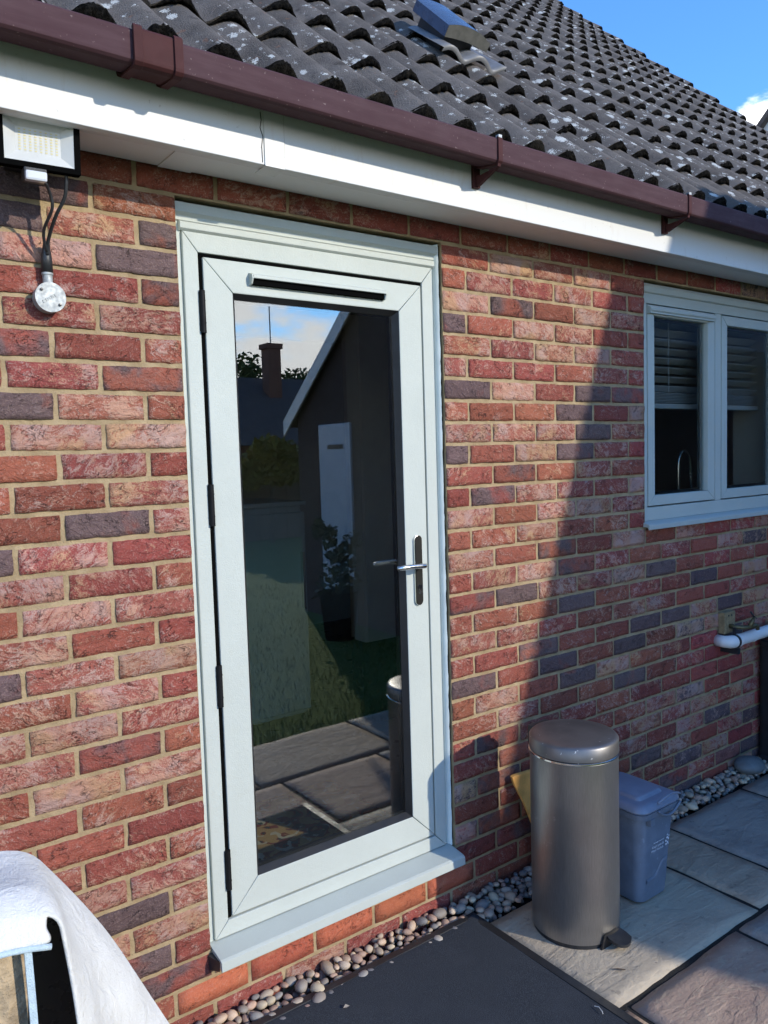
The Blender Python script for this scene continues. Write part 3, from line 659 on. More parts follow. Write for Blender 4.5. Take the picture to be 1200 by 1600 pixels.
# the falls of the gutter run is slight; built level in two lengths meeting in a union
gutter_seg(-3, -.1515, 'gutter_length', 'gutter_brown'); gutter_seg(-.1495, 5.85, 'gutter_length', 'gutter_brown')
gutter_seg(-.190, -.105, 'gutter_union', 'gutter_union', .0065, .006)
for xx in (-.196, -.104): gutter_seg(xx-.010, xx+.010, 'union_clip', 'gutter_union', .0125, .010)
for xx in (.905, 1.90, 2.9, 3.9, 4.9, -1.2, -2.2):
    gutter_seg(xx-.009, xx+.009, 'gutter_bracket', 'gutter_union', .0065, .0062)
    MB().prism([(-.304,2.418),(-.296,2.402),(-.225,2.398),(-.2045,2.400),(-.2045,2.372),(-.214,2.370),(-.300,2.402)][::-1], xx-.006, xx+.006).build('bracket_arm', 'gutter_union', gut)
    MB().box(xx-.013, xx+.013, -.2035, FASY-.0006, 2.366, 2.47).build('bracket_backplate', 'gutter_union', gut, bevel=.001)
    MB().box(xx-.007, xx+.007, -.3075, -.294, 2.4835, 2.4925).build('bracket_clip', 'galvanised', gut, bevel=.001)

# ---- roof
TH = R(43); RC, RS = math.cos(TH), math.sin(TH)
RY, RZ = -.250, 2.476                       # trough line at the eaves edge
GA = .345; TW = .304; XV = 6.0
def rp(x, s, n): return (x, RY + s*RC - n*RS, RZ + s*RS + n*RC)
roof = empty('roof', house)
def wave(u): return .034*(0.5-0.5*math.cos(2*math.pi*u))**.75
def tile_h(x): return wave((x/TW*2) % 1.0)
def tile_mesh(name, seed):
    nx = 20; vs = []; fs = []; rg = random.Random(seed)
    for j, s in enumerate((0, .05, .20, .39)):
        for i in range(nx+1):
            x = TW*i/nx*.995; lift = .026*(1-s/GA)*(.45+.55*tile_h(TW*i/nx)/.034)
            n_ = tile_h(TW*i/nx)+lift + mnoise.noise(Vector((x*15, s*9, seed*4)))*.0018
            vs.append((x, s*RC-n_*RS, s*RS+n_*RC))
    for j in range(3):
        for i in range(nx): a = j*(nx+1)+i; fs.append((a, a+1, a+nx+2, a+nx+1))
    k = len(vs)
    for i in range(nx+1):
        n_ = tile_h(TW*i/nx)+.026*(.45+.55*tile_h(TW*i/nx)/.034)-.012; s = .004; vs.append((TW*i/nx*.995, s*RC-n_*RS, s*RS+n_*RC))
    for i in range(nx): fs.append((i, k+i, k+i+1, i+1))
    # side edge
    k2 = len(vs)
    for s in (0, .39):
        n_ = .026*(1-s/GA)-.02; vs.append((TW*.995, s*RC-n_*RS, s*RS+n_*RC))
    fs.append((nx, k2, k2+1, 3*(nx+1)+nx))
    me = bpy.data.meshes.new(name); me.from_pydata(vs, [], fs)
    bm = bmesh.new(); bm.from_mesh(me)
    for f in bm.faces: f.smooth = True
    for e in bm.edges:
        if len(e.link_faces) == 2 and e.calc_face_angle(0) > .7: e.smooth = False
    bm.to_mesh(me); bm.free(); me.materials.append(M['roof_tile']); return me
TM = [tile_mesh('roof_tile', i) for i in range(6)]
NC = 19; X_PH = .030-.076                     # crest phase
x_first = XV - math.ceil((XV+2.9)/TW)*TW
# shift so that a crest falls where the photograph has one
sh = (X_PH - x_first) % TW; XV2 = x_first + sh + math.ceil((XV-x_first-sh)/TW)*TW
tiles = []
NT_ = int(round((XV2-x_first-sh)/TW))
for c in range(NC):
    for i in range(NT_): tiles.append((x_first+sh+i*TW, c))
VENT = (1.30, 1.84, 3)                        # vent tile: x range, course
def tile_key(t):
    p = rp(t[0]+TW/2, t[1]*GA+.15, .02); q = px(p)
    ok = px_in([rp(t[0]+a, t[1]*GA+b, .03) for a in (0, TW) for b in (0, GA)], 0)
    return (0 if ok else 1, (Vector(p)-CAM).length)
order = sorted(tiles, key=tile_key)
sel = set(order[:300]); restt = MB(); rt = random.Random(3); moss = MB()
for t in tiles:
    x, c = t; me = TM[rt.randrange(6)]; base = Vector(rp(x, c*GA, 0)); dx, dn = rt.uniform(-.003,.003), rt.uniform(-.002,.002); ds = rt.uniform(-.006,.006)
    base += Vector((dx, ds*RC-dn*RS, ds*RS+dn*RC))
    if t in sel:
        o = bpy.data.objects.new('roof_tile', me); COL.objects.link(o); o.parent = roof; o.location = base-Vector((0,0,GZ)); o.rotation_euler = (rt.uniform(-.004,.004), rt.uniform(-.006,.006), rt.uniform(-.006,.006))
    else:
        restt.add([tuple(base+v_.co) for v_ in me.vertices], [tuple(p_.vertices) for p_ in me.polygons])
    if x > -1.0 and tile_key(t)[0] == 0:
        ns = 56; vs = []; fs = []
        for i in range(ns+1):
            xx = x + TW*i/ns; h = tile_h(TW*i/ns); am = .5+.5*mnoise.noise(Vector((xx*9, c*3.3, 1)))
            crest = h/.034
            b1 = .003+.017*abs(mnoise.noise(Vector((xx*60, c*7.7, 3))))*(.5+am); b2 = .003+.016*abs(mnoise.noise(Vector((xx*70, c*5.1, 8))))*(.5+am)
            lo = (h-.001) if c > 0 else min(h, .004)
            up = h+.0265*(.45+.55*crest)+.004*mnoise.noise(Vector((xx*50, c*2.2, 5)))*crest-.003*(1-crest); b1 *= .25+1.15*crest; b2 *= .25+1.15*crest
            mdn = (lo+up)/2 + .003*mnoise.noise(Vector((xx*90, c, 4)))
            s0 = c*GA; b1 += rt.uniform(-.002,.007)*(.3+.9*crest); b2 += rt.uniform(-.002,.007)*(.3+.9*crest); up += rt.uniform(-.004,.003)*crest; mdn += rt.uniform(-.003,.003)
            vs += [rp(xx, s0+.012, lo), rp(xx, s0-b1, lo+.004), rp(xx, s0-b1*.8-b2-.001, mdn), rp(xx, s0-b2, up-.004), rp(xx, s0+.003, up)]
        for i in range(ns):
            for q in range(4): fs.append((i*5+q, i*5+q+1, i*5+q+6, i*5+q+5))
        moss.add(vs, fs)
o = restt.build('roof_tiles_further_up', 'roof_tile', roof, smooth=True); tag(o, kind='stuff')
o = moss.build('moss', 'moss', roof, smooth=True); tag(o, 'dark moss clinging to the tile edges', kind='stuff')
MB().add([rp(-3, .02, -.012), rp(XV2-.02, .02, -.012), rp(XV2-.02, NC*GA, -.012), rp(-3, NC*GA, -.012), rp(-3, .02, -.06), rp(XV2-.02, .02, -.06), rp(XV2-.02, NC*GA, -.06), rp(-3, NC*GA, -.06)],
         [(0,1,2,3),(7,6,5,4),(0,4,5,1),(1,5,6,2),(2,6,7,3),(3,7,4,0)]).build('roof_deck', 'wall_core', roof)
# verge bedding and the house end below it
MB().add([rp(XV2-.06, 0, -.07), rp(XV2-.004, 0, -.07), rp(XV2-.004, NC*GA, -.07), rp(XV2-.06, NC*GA, -.07), rp(XV2-.06, 0, .006), rp(XV2-.004, 0, .006), rp(XV2-.004, NC*GA, .006), rp(XV2-.06, NC*GA, .006)],
         [(0,3,2,1),(4,5,6,7),(0,1,5,4),(1,2,6,5),(2,3,7,6),(3,0,4,7)]).build('verge_mortar', 'mortar', roof)
# far slope so that the roof is a solid ridge
top = rp(0, NC*GA, -.01)
MB().add([(-3,top[1],top[2]),(XV2,top[1],top[2]),(XV2,top[1]+top[2]-2.4,2.4),(-3,top[1]+top[2]-2.4,2.4)], [(0,1,2,3)]).build('rear_slope', 'roof_tile', roof)
MB().prism([(.0,2.45),(top[1],top[2]-.12),(2*top[1],2.45)], 5.55, 5.72).box(5.55, 5.7, .11, 2*top[1], ZB, 2.45).build('end_wall', 'dark_brick_wall', house)
rv = empty('roof_vent', house)
def rprism(mb, prof, x0, x1):
    n_ = len(prof); vs = [rp(x0, *q) for q in prof]+[rp(x1, *q) for q in prof]
    return mb.add(vs, [(i,(i+1) % n_,(i+1) % n_+n_,i+n_) for i in range(n_)]+[tuple(range(n_-1,-1,-1)), tuple(range(n_,2*n_))])
vx0, vx1 = 1.24, 1.46
vb = MB(); nx = 44; vs = []; fs = []
bx0, bx1 = 1.205, 1.53
for s in (.79, .83, 1.06):
    for i in range(nx+1):
        x = bx0+(bx1-bx0)*i/nx; vs.append(rp(x, s, tile_h((x-x_first-sh) % TW)+.058-.025*(s-.79)/.27))
for j in range(2):
    for i in range(nx): a = j*(nx+1)+i; fs.append((a, a+1, a+nx+2, a+nx+1))
k = len(vs)
for i in range(nx+1):
    x = bx0+(bx1-bx0)*i/nx; vs.append(rp(x, .794, tile_h((x-x_first-sh) % TW)+.040))
for i in range(nx): fs.append((i, k+i, k+i+1, i+1))
simple('vent_grey', (.15,.15,.155), .45, var=.15, vscale=15); simple('vent_sky_sheen', (.055,.085,.15), .3, var=.15)  # the hood's blue is the sky's reflection put into its colour
simple('vent_face', (.11,.105,.09), .7, var=.2, vscale=30)
vb.add(vs, fs).build('vent_base', 'vent_grey', rv, smooth=True)
rprism(MB(), [(.885,.04),(.885,.105),(1.08,.105),(1.08,.04)], vx0+.02, vx1-.06).build('vent_throat', 'gasket', rv)
# hood: arched lid over the throat, its front face arched
nh = 14; vs = []; fs = []
for s, dn in ((.86, 0), (1.12, .004)):
    for i in range(nh+1):
        t_ = i/nh; x = vx0+(vx1-vx0)*t_; ar = .134+.022*(1-abs(2*t_-.9)**2.4) if t_ < .95 else .132; vs.append(rp(x, s, ar+dn))
    for i in range(nh+1):
        t_ = i/nh; x = vx0+(vx1-vx0)*t_; vs.append(rp(x, s, .098+dn+.008*math.sin(math.pi*t_)))
w_ = nh+1
for i in range(nh):
    fs.append((i, i+1, 2*w_+i+1, 2*w_+i)); fs.append((w_+i, 3*w_+i, 3*w_+i+1, w_+i+1)); fs.append((2*w_+i, 2*w_+i+1, 3*w_+i+1, 3*w_+i))
fs += [(0, 2*w_, 3*w_, w_), (nh, w_+nh, 3*w_+nh, 2*w_+nh)]
MB().add(vs, fs).build('vent_hood', 'vent_sky_sheen', rv, auto=.5)
vs2 = [vs[i] for i in range(2*w_)]
MB().add([tuple(Vector(p)-Vector((0,RC,RS))*.0015) for p in vs2], [(i, w_+i, w_+i+1, i+1) for i in range(nh)]).build('vent_front', 'vent_face', rv)

# ================================================================== GROUND
g = MB().add([(-120,-160,-.34),(160,-160,-.34),(160,140,-.34),(-120,140,-.34)], [(0,1,2,3)]).build('ground', 'lawn'); tag(g, 'flat green ground around the house', kind='structure')
sub = MB().box(-3, 6.2, -1.78, 0, -.30, -.088).build('patio_bed', 'joint_sand'); tag(sub, 'dark gritty bedding under the paving and pebbles', kind='structure')
lawn = MB().box(-8, 14, -12.0, -1.79, -.30, -.062).build('lawn', 'lawn'); tag(lawn, 'mown green lawn beyond the patio', kind='structure')
patio = thing('patio', (0, 0, GZ), None, None); patio['kind'] = 'structure'; patio['label'] = 'riven sandstone paving along the house wall'
rs = random.Random(21)
def slab(x0, x1, y0, y1, mat, tilt=0):
    nx, ny = max(6, int((x1-x0)/.045)), max(6, int((y1-y0)/.045)); vs = []; fs = []; sd = rs.random()*50
    cx, cy = (x0+x1)/2, (y0+y1)/2
    for j in range(ny+1):
        for i in range(nx+1):
            x = x0+(x1-x0)*i/nx; y = y0+(y1-y0)*j/ny; e = i in (0, nx) or j in (0, ny)
            if i in (0, nx): x += .0055*mnoise.noise(Vector((y*13, x0*7+i, sd)))*(1 if i else 1)
            if j in (0, ny): y += .0055*mnoise.noise(Vector((x*13, y0*7+j, sd)))
            z = .0030*mnoise.noise(Vector((x*5, y*7, sd)))+.0012*mnoise.noise(Vector((x*21, y*30, sd))) - (.0035 if e else 0)
            vs.append((x-cx, y-cy, z))
    for j in range(ny):
        for i in range(nx): a = j*(nx+1)+i; fs.append((a, a+1, a+nx+2, a+nx+1))
    ring = [i for i in range(nx+1)]+[j*(nx+1)+nx for j in range(1, ny+1)]+[ny*(nx+1)+i for i in range(nx-1,-1,-1)]+[j*(nx+1) for j in range(ny-1,0,-1)]
    k = len(vs)
    for q in ring: vs.append((vs[q][0]*1.003, vs[q][1]*1.003, -.05))
    n_ = len(ring); fs += [(ring[q], k+q, k+(q+1) % n_, ring[(q+1) % n_]) for q in range(n_)]
    me = bpy.data.meshes.new('slab'); me.from_pydata(vs, [], fs)
    for p_ in me.polygons: p_.use_smooth = True
    o = link('slab', me, patio, mat, (cx, cy, rs.uniform(-.001,.0015))); return o
J = .010
def row(y0, y1, xs, mats):
    for i in range(len(xs)-1): slab(xs[i]+J, xs[i+1]-J, y0+J, y1-J, mats[i % len(mats)])
row(-.695, -.152, [-2.9,-2.3,-1.5,-.9,-.3,.30,.905,1.708], ['slab_grey','slab_buff','slab_pink','slab_grey','slab_buff','slab_grey','slab_grey'])
row(-.695, -.128, [1.708,1.985], ['slab_buff']); row(-.695, -.126, [1.985,2.575,3.2,3.8,4.7,5.6], ['slab_blue','slab_blue','slab_buff','slab_grey','slab_pink'])
row(-1.24, -.695, [-2.9,-2.1,-1.5,-.65,.05,.36,.955,1.535,2.13,2.75,3.4,4.2,5.1], ['slab_grey','slab_pink','slab_buff','slab_grey','slab_pink','slab_pink','slab_pink','slab_blue','slab_grey','slab_buff'])
row(-1.78, -1.24, [-2.9,-2.0,-1.2,-.35,.25,.85,1.7,2.3,2.9,3.7,4.5,5.2], ['slab_pink','slab_buff','slab_grey','slab_blue'])

MB().box(-2.95, 5.55, -1.775, -.165, -.087, -.0585).box(1.70, 5.55, -.1645, -.132, -.087, -.0586).build('joint_filler', 'joint_sand', patio)

# ---- pebbles
def pebble_mesh(seed):
    bm = bmesh.new(); bmesh.ops.create_icosphere(bm, subdivisions=2, radius=1)
    for v_ in bm.verts:
        n_ = mnoise.noise(v_.co*.9+Vector((seed*5.1, 2, 3))); v_.co *= 1+.16*n_
    for f in bm.faces: f.smooth = True
    me = bpy.data.meshes.new('pebble'); bm.to_mesh(me); bm.free(); me.materials.append(M['pebble']); return me
PM = [pebble_mesh(i) for i in range(8)]
PC = [(.42,.33,.24),(.48,.32,.23),(.30,.26,.22),(.56,.46,.32),(.46,.37,.28),(.26,.24,.22),(.56,.41,.29),(.40,.27,.20)]
rq = random.Random(77); pts = []
def strip_front(x): return -.145 if x < 1.70 else -.120
tries = 0
while tries < 30000 and len(pts) < 900:
    tries += 1
    x = rq.uniform(-1.0, 3.3); y = rq.uniform(strip_front(x)+.004, -.004); r_ = rq.choice((.010,.013,.016,.018,.021,.024,.015))
    if y+r_ > .002 or y-r_*.6 < strip_front(x): continue
    if all((x-q[0])**2+(y-q[1])**2 > ((r_+q[2])*.86)**2 for q in pts if abs(q[0]-x) < .06): pts.append((x, y, r_))
def pkey(q):
    p = px((q[0], q[1], -.04))
    return 1e6 if not (p and 0 < p[0] < 1200 and p[1] < 1610) or (q[1] < -.11 and q[0] < .91) or (1.10 < q[0] < 1.55 and q[1] < -.02) else -q[2]/p[2]
pts.sort(key=pkey); mass = MB(); PL = {False: 'small rounded pebble in the strip along the foot of the brick wall'}
for i, (x, y, r_) in enumerate(pts):
    a = rq.uniform(0, 6.28); s_ = (r_*rq.uniform(1.05,1.4), r_*rq.uniform(.8,1.0), r_*rq.uniform(.6,.85)); me = PM[rq.randrange(8)]
    z = -.060 + rq.uniform(.004,.016) + (.010 if y > -.05 else 0); tlt = (rq.uniform(-.35,.35), rq.uniform(-.35,.35), a)
    if i < 300 and pkey((x,y,r_)) < 1e5:
        o = bpy.data.objects.new('pebble', me); COL.objects.link(o); o.location = (x, y, z); o.scale = s_; o.rotation_euler = tlt
        c = PC[rq.randrange(8)]; f = rq.uniform(.8,1.15); o.color = (c[0]*f, c[1]*f, c[2]*f, 1)
        tag(o, PL[False], 'pebble', 'pebbles along the wall')
    else:
        mt = Matrix.LocRotScale(Vector((x,y,z)), __import__('mathutils').Euler(tlt), Vector(s_)); mass.add([tuple(mt @ v_.co) for v_ in me.vertices], [tuple(p_.vertices) for p_ in me.polygons])
for i in range(900):                           # lower layer filling the chinks
    x = rq.uniform(-1.0, 3.3); y = rq.uniform(strip_front(x)+.008, -.006); r_ = rq.uniform(.007,.013); me = PM[rq.randrange(8)]
    mt = Matrix.LocRotScale(Vector((x,y,-.074+rq.uniform(0,.008))), __import__('mathutils').Euler((rq.random(),rq.random(),rq.random()*6)), Vector((r_*1.2,r_*.9,r_*.7))); mass.add([tuple(mt @ v_.co) for v_ in me.vertices], [tuple(p_.vertices) for p_ in me.polygons])
o = mass.build('pebble_bed', 'pebble_mass', smooth=True); tag(o, 'mass of small pebbles filling the strip below the wall', 'pebbles', kind='stuff')
bs = bmesh.new(); bmesh.ops.create_icosphere(bs, subdivisions=3, radius=1)
for v_ in bs.verts: v_.co = Vector((v_.co.x*.085, v_.co.y*.065, v_.co.z*.040))*(1+.07*mnoise.noise(v_.co*1.1))
for f in bs.faces: f.smooth = True
me = bpy.data.meshes.new('cobble'); bs.to_mesh(me); bs.free(); simple('cobble_grey', (.15,.165,.165), .55, var=.12, vscale=25)
o = link('cobble', me, None, 'cobble_grey', (2.765, -.075, -.012)); tag(o, 'large smooth blue-grey cobble at the far end of the pebble strip', 'stone')

# ---- black doormat
mp_ = MB(); nx, ny = 50, 36; mx0, mx1, my0, my1 = -.25, .912, -.93, -.100; vs = []; fs = []
for j in range(ny+1):
    for i in range(nx+1):
        x = mx0+(mx1-mx0)*i/nx; y = my0+(my1-my0)*j/ny
        z = -.0385+.0022*mnoise.noise(Vector((x*3, y*4, 9)))
        if x > .86 and y > -.16: z += .010*((x-.86)/.05)*((y+.16)/.06)
        if i in (0, nx) or j in (0, ny): z -= .004
        vs.append((x, y, z))
for j in range(ny):
    for i in range(nx): a = j*(nx+1)+i; fs.append((a, a+1, a+nx+2, a+nx+1))
ring = [i for i in range(nx+1)]+[j*(nx+1)+nx for j in range(1, ny+1)]+[ny*(nx+1)+i for i in range(nx-1,-1,-1)]+[j*(nx+1) for j in range(ny-1,0,-1)]
k = len(vs)
for q in ring: vs.append((vs[q][0], vs[q][1], vs[q][2]-.009))
n_ = len(ring); fs += [(ring[q], k+q, k+(q+1) % n_, ring[(q+1) % n_]) for q in range(n_)]; fs.append(tuple(k+q for q in range(n_)))
root = thing('doormat', (.33,-.5,GZ), 'large black rubber doormat lying on the paving before the door', 'doormat')
MB().add(vs, fs).build('mat_pad', 'rubber_mat', root, smooth=True)
bd = MB(); bd.box(mx1-.026, mx1+.004, my0, my1+.004, -.0445, -.0372).box(mx0, mx1-.026, my1-.022, my1+.004, -.0445, -.0372)
bd.build('mat_border', 'black_plastic', root, bevel=.002)
fib = MB().tube([(.925-.06,-.655,-.0355),(.868,-.668,-.032),(.862,-.684,-.033),(.858,-.69,-.0355)], .0011, 5); o = fib.build('white_fibre', 'towel'); tag(o, 'tiny white fibre lying on the edge of the black mat', 'fibre')
o = MB().add([(1.045,-.572,-.046),(1.062,-.588,-.043),(1.078,-.602,-.046),(1.074,-.606,-.045),(1.058,-.594,-.0425)], [(0,1,4),(1,2,3,4)]).build('dead_leaf', 'twig'); tag(o, 'small dark curled leaf on the sunlit slab before the bin', 'leaf')
o = MB().add([(.30,-.215,-.033),(.312,-.209,-.030),(.320,-.219,-.033),(.306,-.223,-.031)], [(0,1,2,3)]).build('leaf_scrap', 'dry_leaf'); tag(o, 'dry pale leaf scrap lying on the black mat', 'leaf')

# ---- steel pedal bin
bx, by, br = 1.150, -.350, .1435
pb = thing('pedal_bin', (bx, by, GZ), 'tall brushed steel pedal bin with a domed lid beside the door', 'bin')
MB().lathe((bx,by,GZ), [(br-.006,.012),(br,.014),(br,.30),(br,.601),(br-.003,.605)], 72).build('body', 'brushed_steel', pb, auto=.6)
MB().lathe((bx,by,GZ), [(br-.006,.0),(br-.003,.0),(br-.002,.013),(br-.006,.0135)], 64).build('base_ring', 'black_plastic', pb, auto=.6)
MB().lathe((bx,by,GZ), [(br+.0005,.602),(br+.0035,.604),(br+.0035,.609),(br+.0005,.611)], 72).build('rim', 'chrome', pb, auto=.6)
MB().lathe((bx,by,GZ), [(br-.004,.6115),(br+.002,.613),(br+.0015,.651),(br-.004,.658),(br-.013,.661),(br-.05,.6645),(br-.10,.667),(.001,.668)], 72).build('lid', 'lid_steel', pb, auto=.7)
MB().box(bx-.045, bx+.045, by+br-.004, by+br+.020, GZ+.590, GZ+.655).build('hinge', 'black_plastic', pb, bevel=.005)
MB().add([(bx-.05,by-br+.004,GZ+.001),(bx-.034,by-br-.002,GZ+.044),(bx+.034,by-br-.002,GZ+.044),(bx+.05,by-br+.004,GZ+.001),(bx-.05,by-br-.004,GZ+.001),(bx+.05,by-br-.004,GZ+.001)], [(0,1,2,3),(4,1,0),(4,5,2,1),(3,2,5)]).build('pedal_slot', 'gasket', pb)
ped = MB(); vs = []; fs = []
for j in range(7):
    t_ = j/6; y = by-br+.004-.062*t_; w = .033+.004*math.sin(t_*3.1); z = GZ+.036-.016*t_+.006*t_*t_
    for i in range(7):
        u_ = i/6*2-1; vs.append((bx+.012+w*u_, y+.012*u_*u_*t_, z+.006*u_*u_-.002))
for j in range(6):
    for i in range(6): a = j*7+i; fs.append((a, a+1, a+8, a+7))
top_n = len(vs); vs += [(p[0], p[1], p[2]-.009) for p in vs]
fs += [tuple(top_n+q for q in f[::-1]) for f in fs]
for i in range(6):
    fs.append((42+i, 43+i, top_n+43+i, top_n+42+i)); fs.append((i*7, i*7+7, top_n+i*7+7, top_n+i*7)); fs.append((i*7+6, i*7+13, top_n+i*7+13, top_n+i*7+6))
ped.add(vs, fs).build('pedal', 'black_plastic', pb, auto=.8)

# ---- blue-grey food caddy
cx0, cx1, cy0, cy1 = 1.372, 1.588, -.452, -.190
cad = thing('food_caddy', (1.48, -.32, GZ), 'blue-grey plastic food waste caddy with a hinged lid', 'bin')
def rrect(x0, x1, y0, y1, r_, n=5):
    p = []
    for (ax, ay, a0) in ((x1-r_, y0+r_, -90), (x1-r_, y1-r_, 0), (x0+r_, y1-r_, 90), (x0+r_, y0+r_, 180)):
        for k in range(n+1): a = R(a0+90*k/n); p.append((ax+r_*math.cos(a), ay+r_*math.sin(a)))
    return p
def loft(mb, rings, cap0=True, cap1=True):
    n_ = len(rings[0]); vs = [p for r_ in rings for p in r_]; fs = [(i*n_+k, i*n_+(k+1) % n_, (i+1)*n_+(k+1) % n_, (i+1)*n_+k) for i in range(len(rings)-1) for k in range(n_)]
    if cap0: fs.append(tuple(range(n_-1,-1,-1)))
    if cap1: fs.append(tuple((len(rings)-1)*n_+k for k in range(n_)))
    return mb.add(vs, fs)
def cring(z, gx, r_=.035): return [(p[0], p[1], GZ+z) for p in rrect(cx0-gx, cx1+gx, cy0-gx*1.0, cy1+gx*1.0, r_)]
HB = .338
loft(MB(), [cring(.002,-.032), cring(.010,-.024), cring(.10,-.018), cring(.104,-.0185), cring(HB,-.003), cring(HB+.002,-.004)]).build('body', 'caddy_blue', cad, auto=.6)
# wave moulded into the lower front
wv_ = MB(); vs = []; fs = []
for i in range(31):
    t_ = i/30; x = cx0+.052+(cx1-cx0-.104)*t_; zz = .085+.055/(1+math.exp(-(t_-.62)*13)); yb = cy0+.018-.015*(zz-.09)/.2-.0005
    vs += [(x, yb, GZ+zz+.006), (x, yb-.0035, GZ+zz), (x, yb-.0015, GZ+zz-.012)]
for i in range(30):
    for q in (0, 1): fs.append((i*3+q, i*3+q+1, i*3+q+4, i*3+q+3))
wv_.add(vs, fs).build('moulded_wave', 'caddy_blue', cad, smooth=True)
loft(MB(), [cring(HB-.014,.006,.038), cring(HB-.016,.010,.04), cring(HB+.004,.012,.04), cring(HB+.005,.004,.038)]).build('rim', 'caddy_blue', cad, auto=.7)
loft(MB(), [cring(HB+.0055,.010,.04), cring(HB+.012,.014,.042), cring(HB+.022,.010,.040), cring(HB+.030,-.006,.034), cring(HB+.032,-.02,.03)]).build('lid', 'caddy_lid', cad, auto=.9)
loft(MB(), [cring(HB+.0315,-.034,.02), cring(HB+.041,-.040,.016), cring(HB+.043,-.046,.012)]).build('lid_panel', 'caddy_lid', cad, auto=.9)
# front lip arch and drooping handle lip
for nm, zc_, amp, r_ in (('handle', .004, .030, .0045), ('lid_grip', .032, -.018, .004)):
    pts_ = []
    for i in range(19):
        t_ = i/18; x = cx0+.075+(cx1-cx0-.085)*t_; pts_.append((x, cy0-.0135-(.006*math.sin(math.pi*t_) if nm == 'lid_grip' else .002), GZ+HB+zc_-amp*math.sin(math.pi*t_)))
    MB().tube(pts_, r_, 8).build(nm, 'caddy_lid' if nm == 'lid_grip' else 'caddy_blue', cad, smooth=True)
MB().box(cx0+.034, cx0+.058, cy0-.014, cy0+.004, GZ+HB-.040, GZ+HB-.016).build('catch', 'caddy_blue', cad, bevel=.002)
tags = [('Borough Council of', .0075, .216), ("King's Lynn &", .0125, .200), ('West Norfolk', .0125, .186)]
tilt = math.atan2(.015, .2)
for body_, size, z in tags:
    cu = bpy.data.curves.new('print', 'FONT'); cu.body = body_; cu.size = size; cu.extrude = .0002; cu.align_x = 'RIGHT'
    tmp = bpy.data.objects.new('tmp', cu); COL.objects.link(tmp); dg = bpy.context.evaluated_depsgraph_get()
    me = bpy.data.meshes.new_from_object(tmp.evaluated_get(dg)); bpy.data.objects.remove(tmp); me.materials.clear()
    yb = cy0+.018-.015*(z-.10)/.2-.0022
    o = link('printed_lettering', me, cad, 'caddy_print', Vector((1.510, yb-.0012, GZ+z))-wl(cad)); o.rotation_euler = (R(90)+tilt, 0, 0)
em = MB()
for (ex, ez, er, a0) in ((.0,.010,.0062,.2),(.008,.004,.005,1.2),(-.006,-.001,.0055,2.2),(.004,-.008,.005,3.0),(-.004,-.014,.0055,.6),(.009,-.015,.0045,2.6),(.0,.021,.004,1),(.010,.016,.0035,0)):
    c_ = Vector((1.530+ex, cy0+.018-.015*(.205+ez-.1)/.2-.003, GZ+.205+ez)); q = []
    for k in range(9): a = a0+2*math.pi*k/9; rr = er*(.55 if k % 2 else 1); q.append(c_+Vector((rr*math.cos(a), 0, rr*math.sin(a))))
    em.add(q, [tuple(range(9))])
em.build('printed_emblem', 'caddy_print', cad)

# ---- plywood panel leaning behind the bin
bdp = MB(); prof = [(1.187,.345),(1.200,.348),(1.46,.335),(1.47,-.045),(1.30,-.045),(1.292,.05),(1.272,.14),(1.236,.235),(1.195,.315)]
vs = [(p[0], -.016-.045*(.35-p[1])/.40, p[1]) for p in prof]; n_ = len(vs); vs += [(p[0], p[1]-.013, p[2]-.003) for p in vs]
bdp.add(vs, [(i,(i+1) % n_,(i+1) % n_+n_,i+n_) for i in range(n_)]+[tuple(range(n_-1,-1,-1)), tuple(range(n_,2*n_))])
o = bdp.build('wooden_panel', 'ply', bevel=.0015); tag(o, 'curved yellow plywood panel leaning on the wall behind the steel bin', 'panel')

# ---- tap on its wooden block, waste pipe
tp = thing('garden_tap', (2.66, 0, .65), 'old brass garden tap on a small wooden block on the wall', 'tap')
MB().box(2.612, 2.705, -.034, -.001, .650, .752).build('wooden_block', 'wood_block', tp, bevel=.003)
MB().tube([(2.655,-.03,.685),(2.66,-.055,.682),(2.68,-.085,.680),(2.715,-.10,.680),(2.76,-.105,.682)], [.011,.011,.010,.010,.012], 10).build('body', 'brass', tp, smooth=True)
MB().tube([(2.715,-.10,.682),(2.735,-.102,.705),(2.75,-.104,.722)], [.012,.010,.006], 10).build('valve', 'brass', tp, smooth=True)
MB().tube([(2.722,-.10,.752),(2.745,-.104,.728),(2.765,-.106,.716)], .0045, 8).build('handle', 'black_metal', tp, smooth=True)
MB().tube([(2.762,-.105,.682),(2.772,-.106,.676),(2.776,-.106,.660)], [.011,.010,.009], 10).build('spout', 'brass', tp, smooth=True)
MB().tube([(2.645,-.034,.735),(2.645,-.037,.735)], .004, 8).tube([(2.670,-.034,.735),(2.670,-.037,.735)], .004, 8).build('screw_head', 'black_metal', tp)
wp = thing('waste_pipe', (2.8, -.05, .6), 'white plastic waste pipe running along the wall below the tap', 'pipe')
MB().tube([(2.600,-.002,.618),(2.600,-.040,.618),(2.612,-.058,.618),(2.632,-.066,.618),(2.68,-.067,.6185),(3.0,-.067,.622),(4.6,-.067,.64)], [.028,.028,.030,.030,.0275,.0275,.0275], 20).build('pipe', 'white_upvc', wp, smooth=True)
for xx, r_ in ((2.672,.0305),(2.80,.0285)):
    MB().tube([(xx-.006,-.067,.6185),(xx+.006,-.067,.6185)], r_, 20).build('socket_ring', 'white_upvc', wp)
MB().lathe((2.640,-.067,.6185), [(.0295,-.006),(.0335,-.006),(.0335,.006),(.0295,.006)], 20, 'x', False).box(2.630, 2.650, -.090, -.001, .560, .588).box(2.634, 2.646, -.072, -.060, .645, .684).build('pipe_bracket', 'black_plastic', wp)
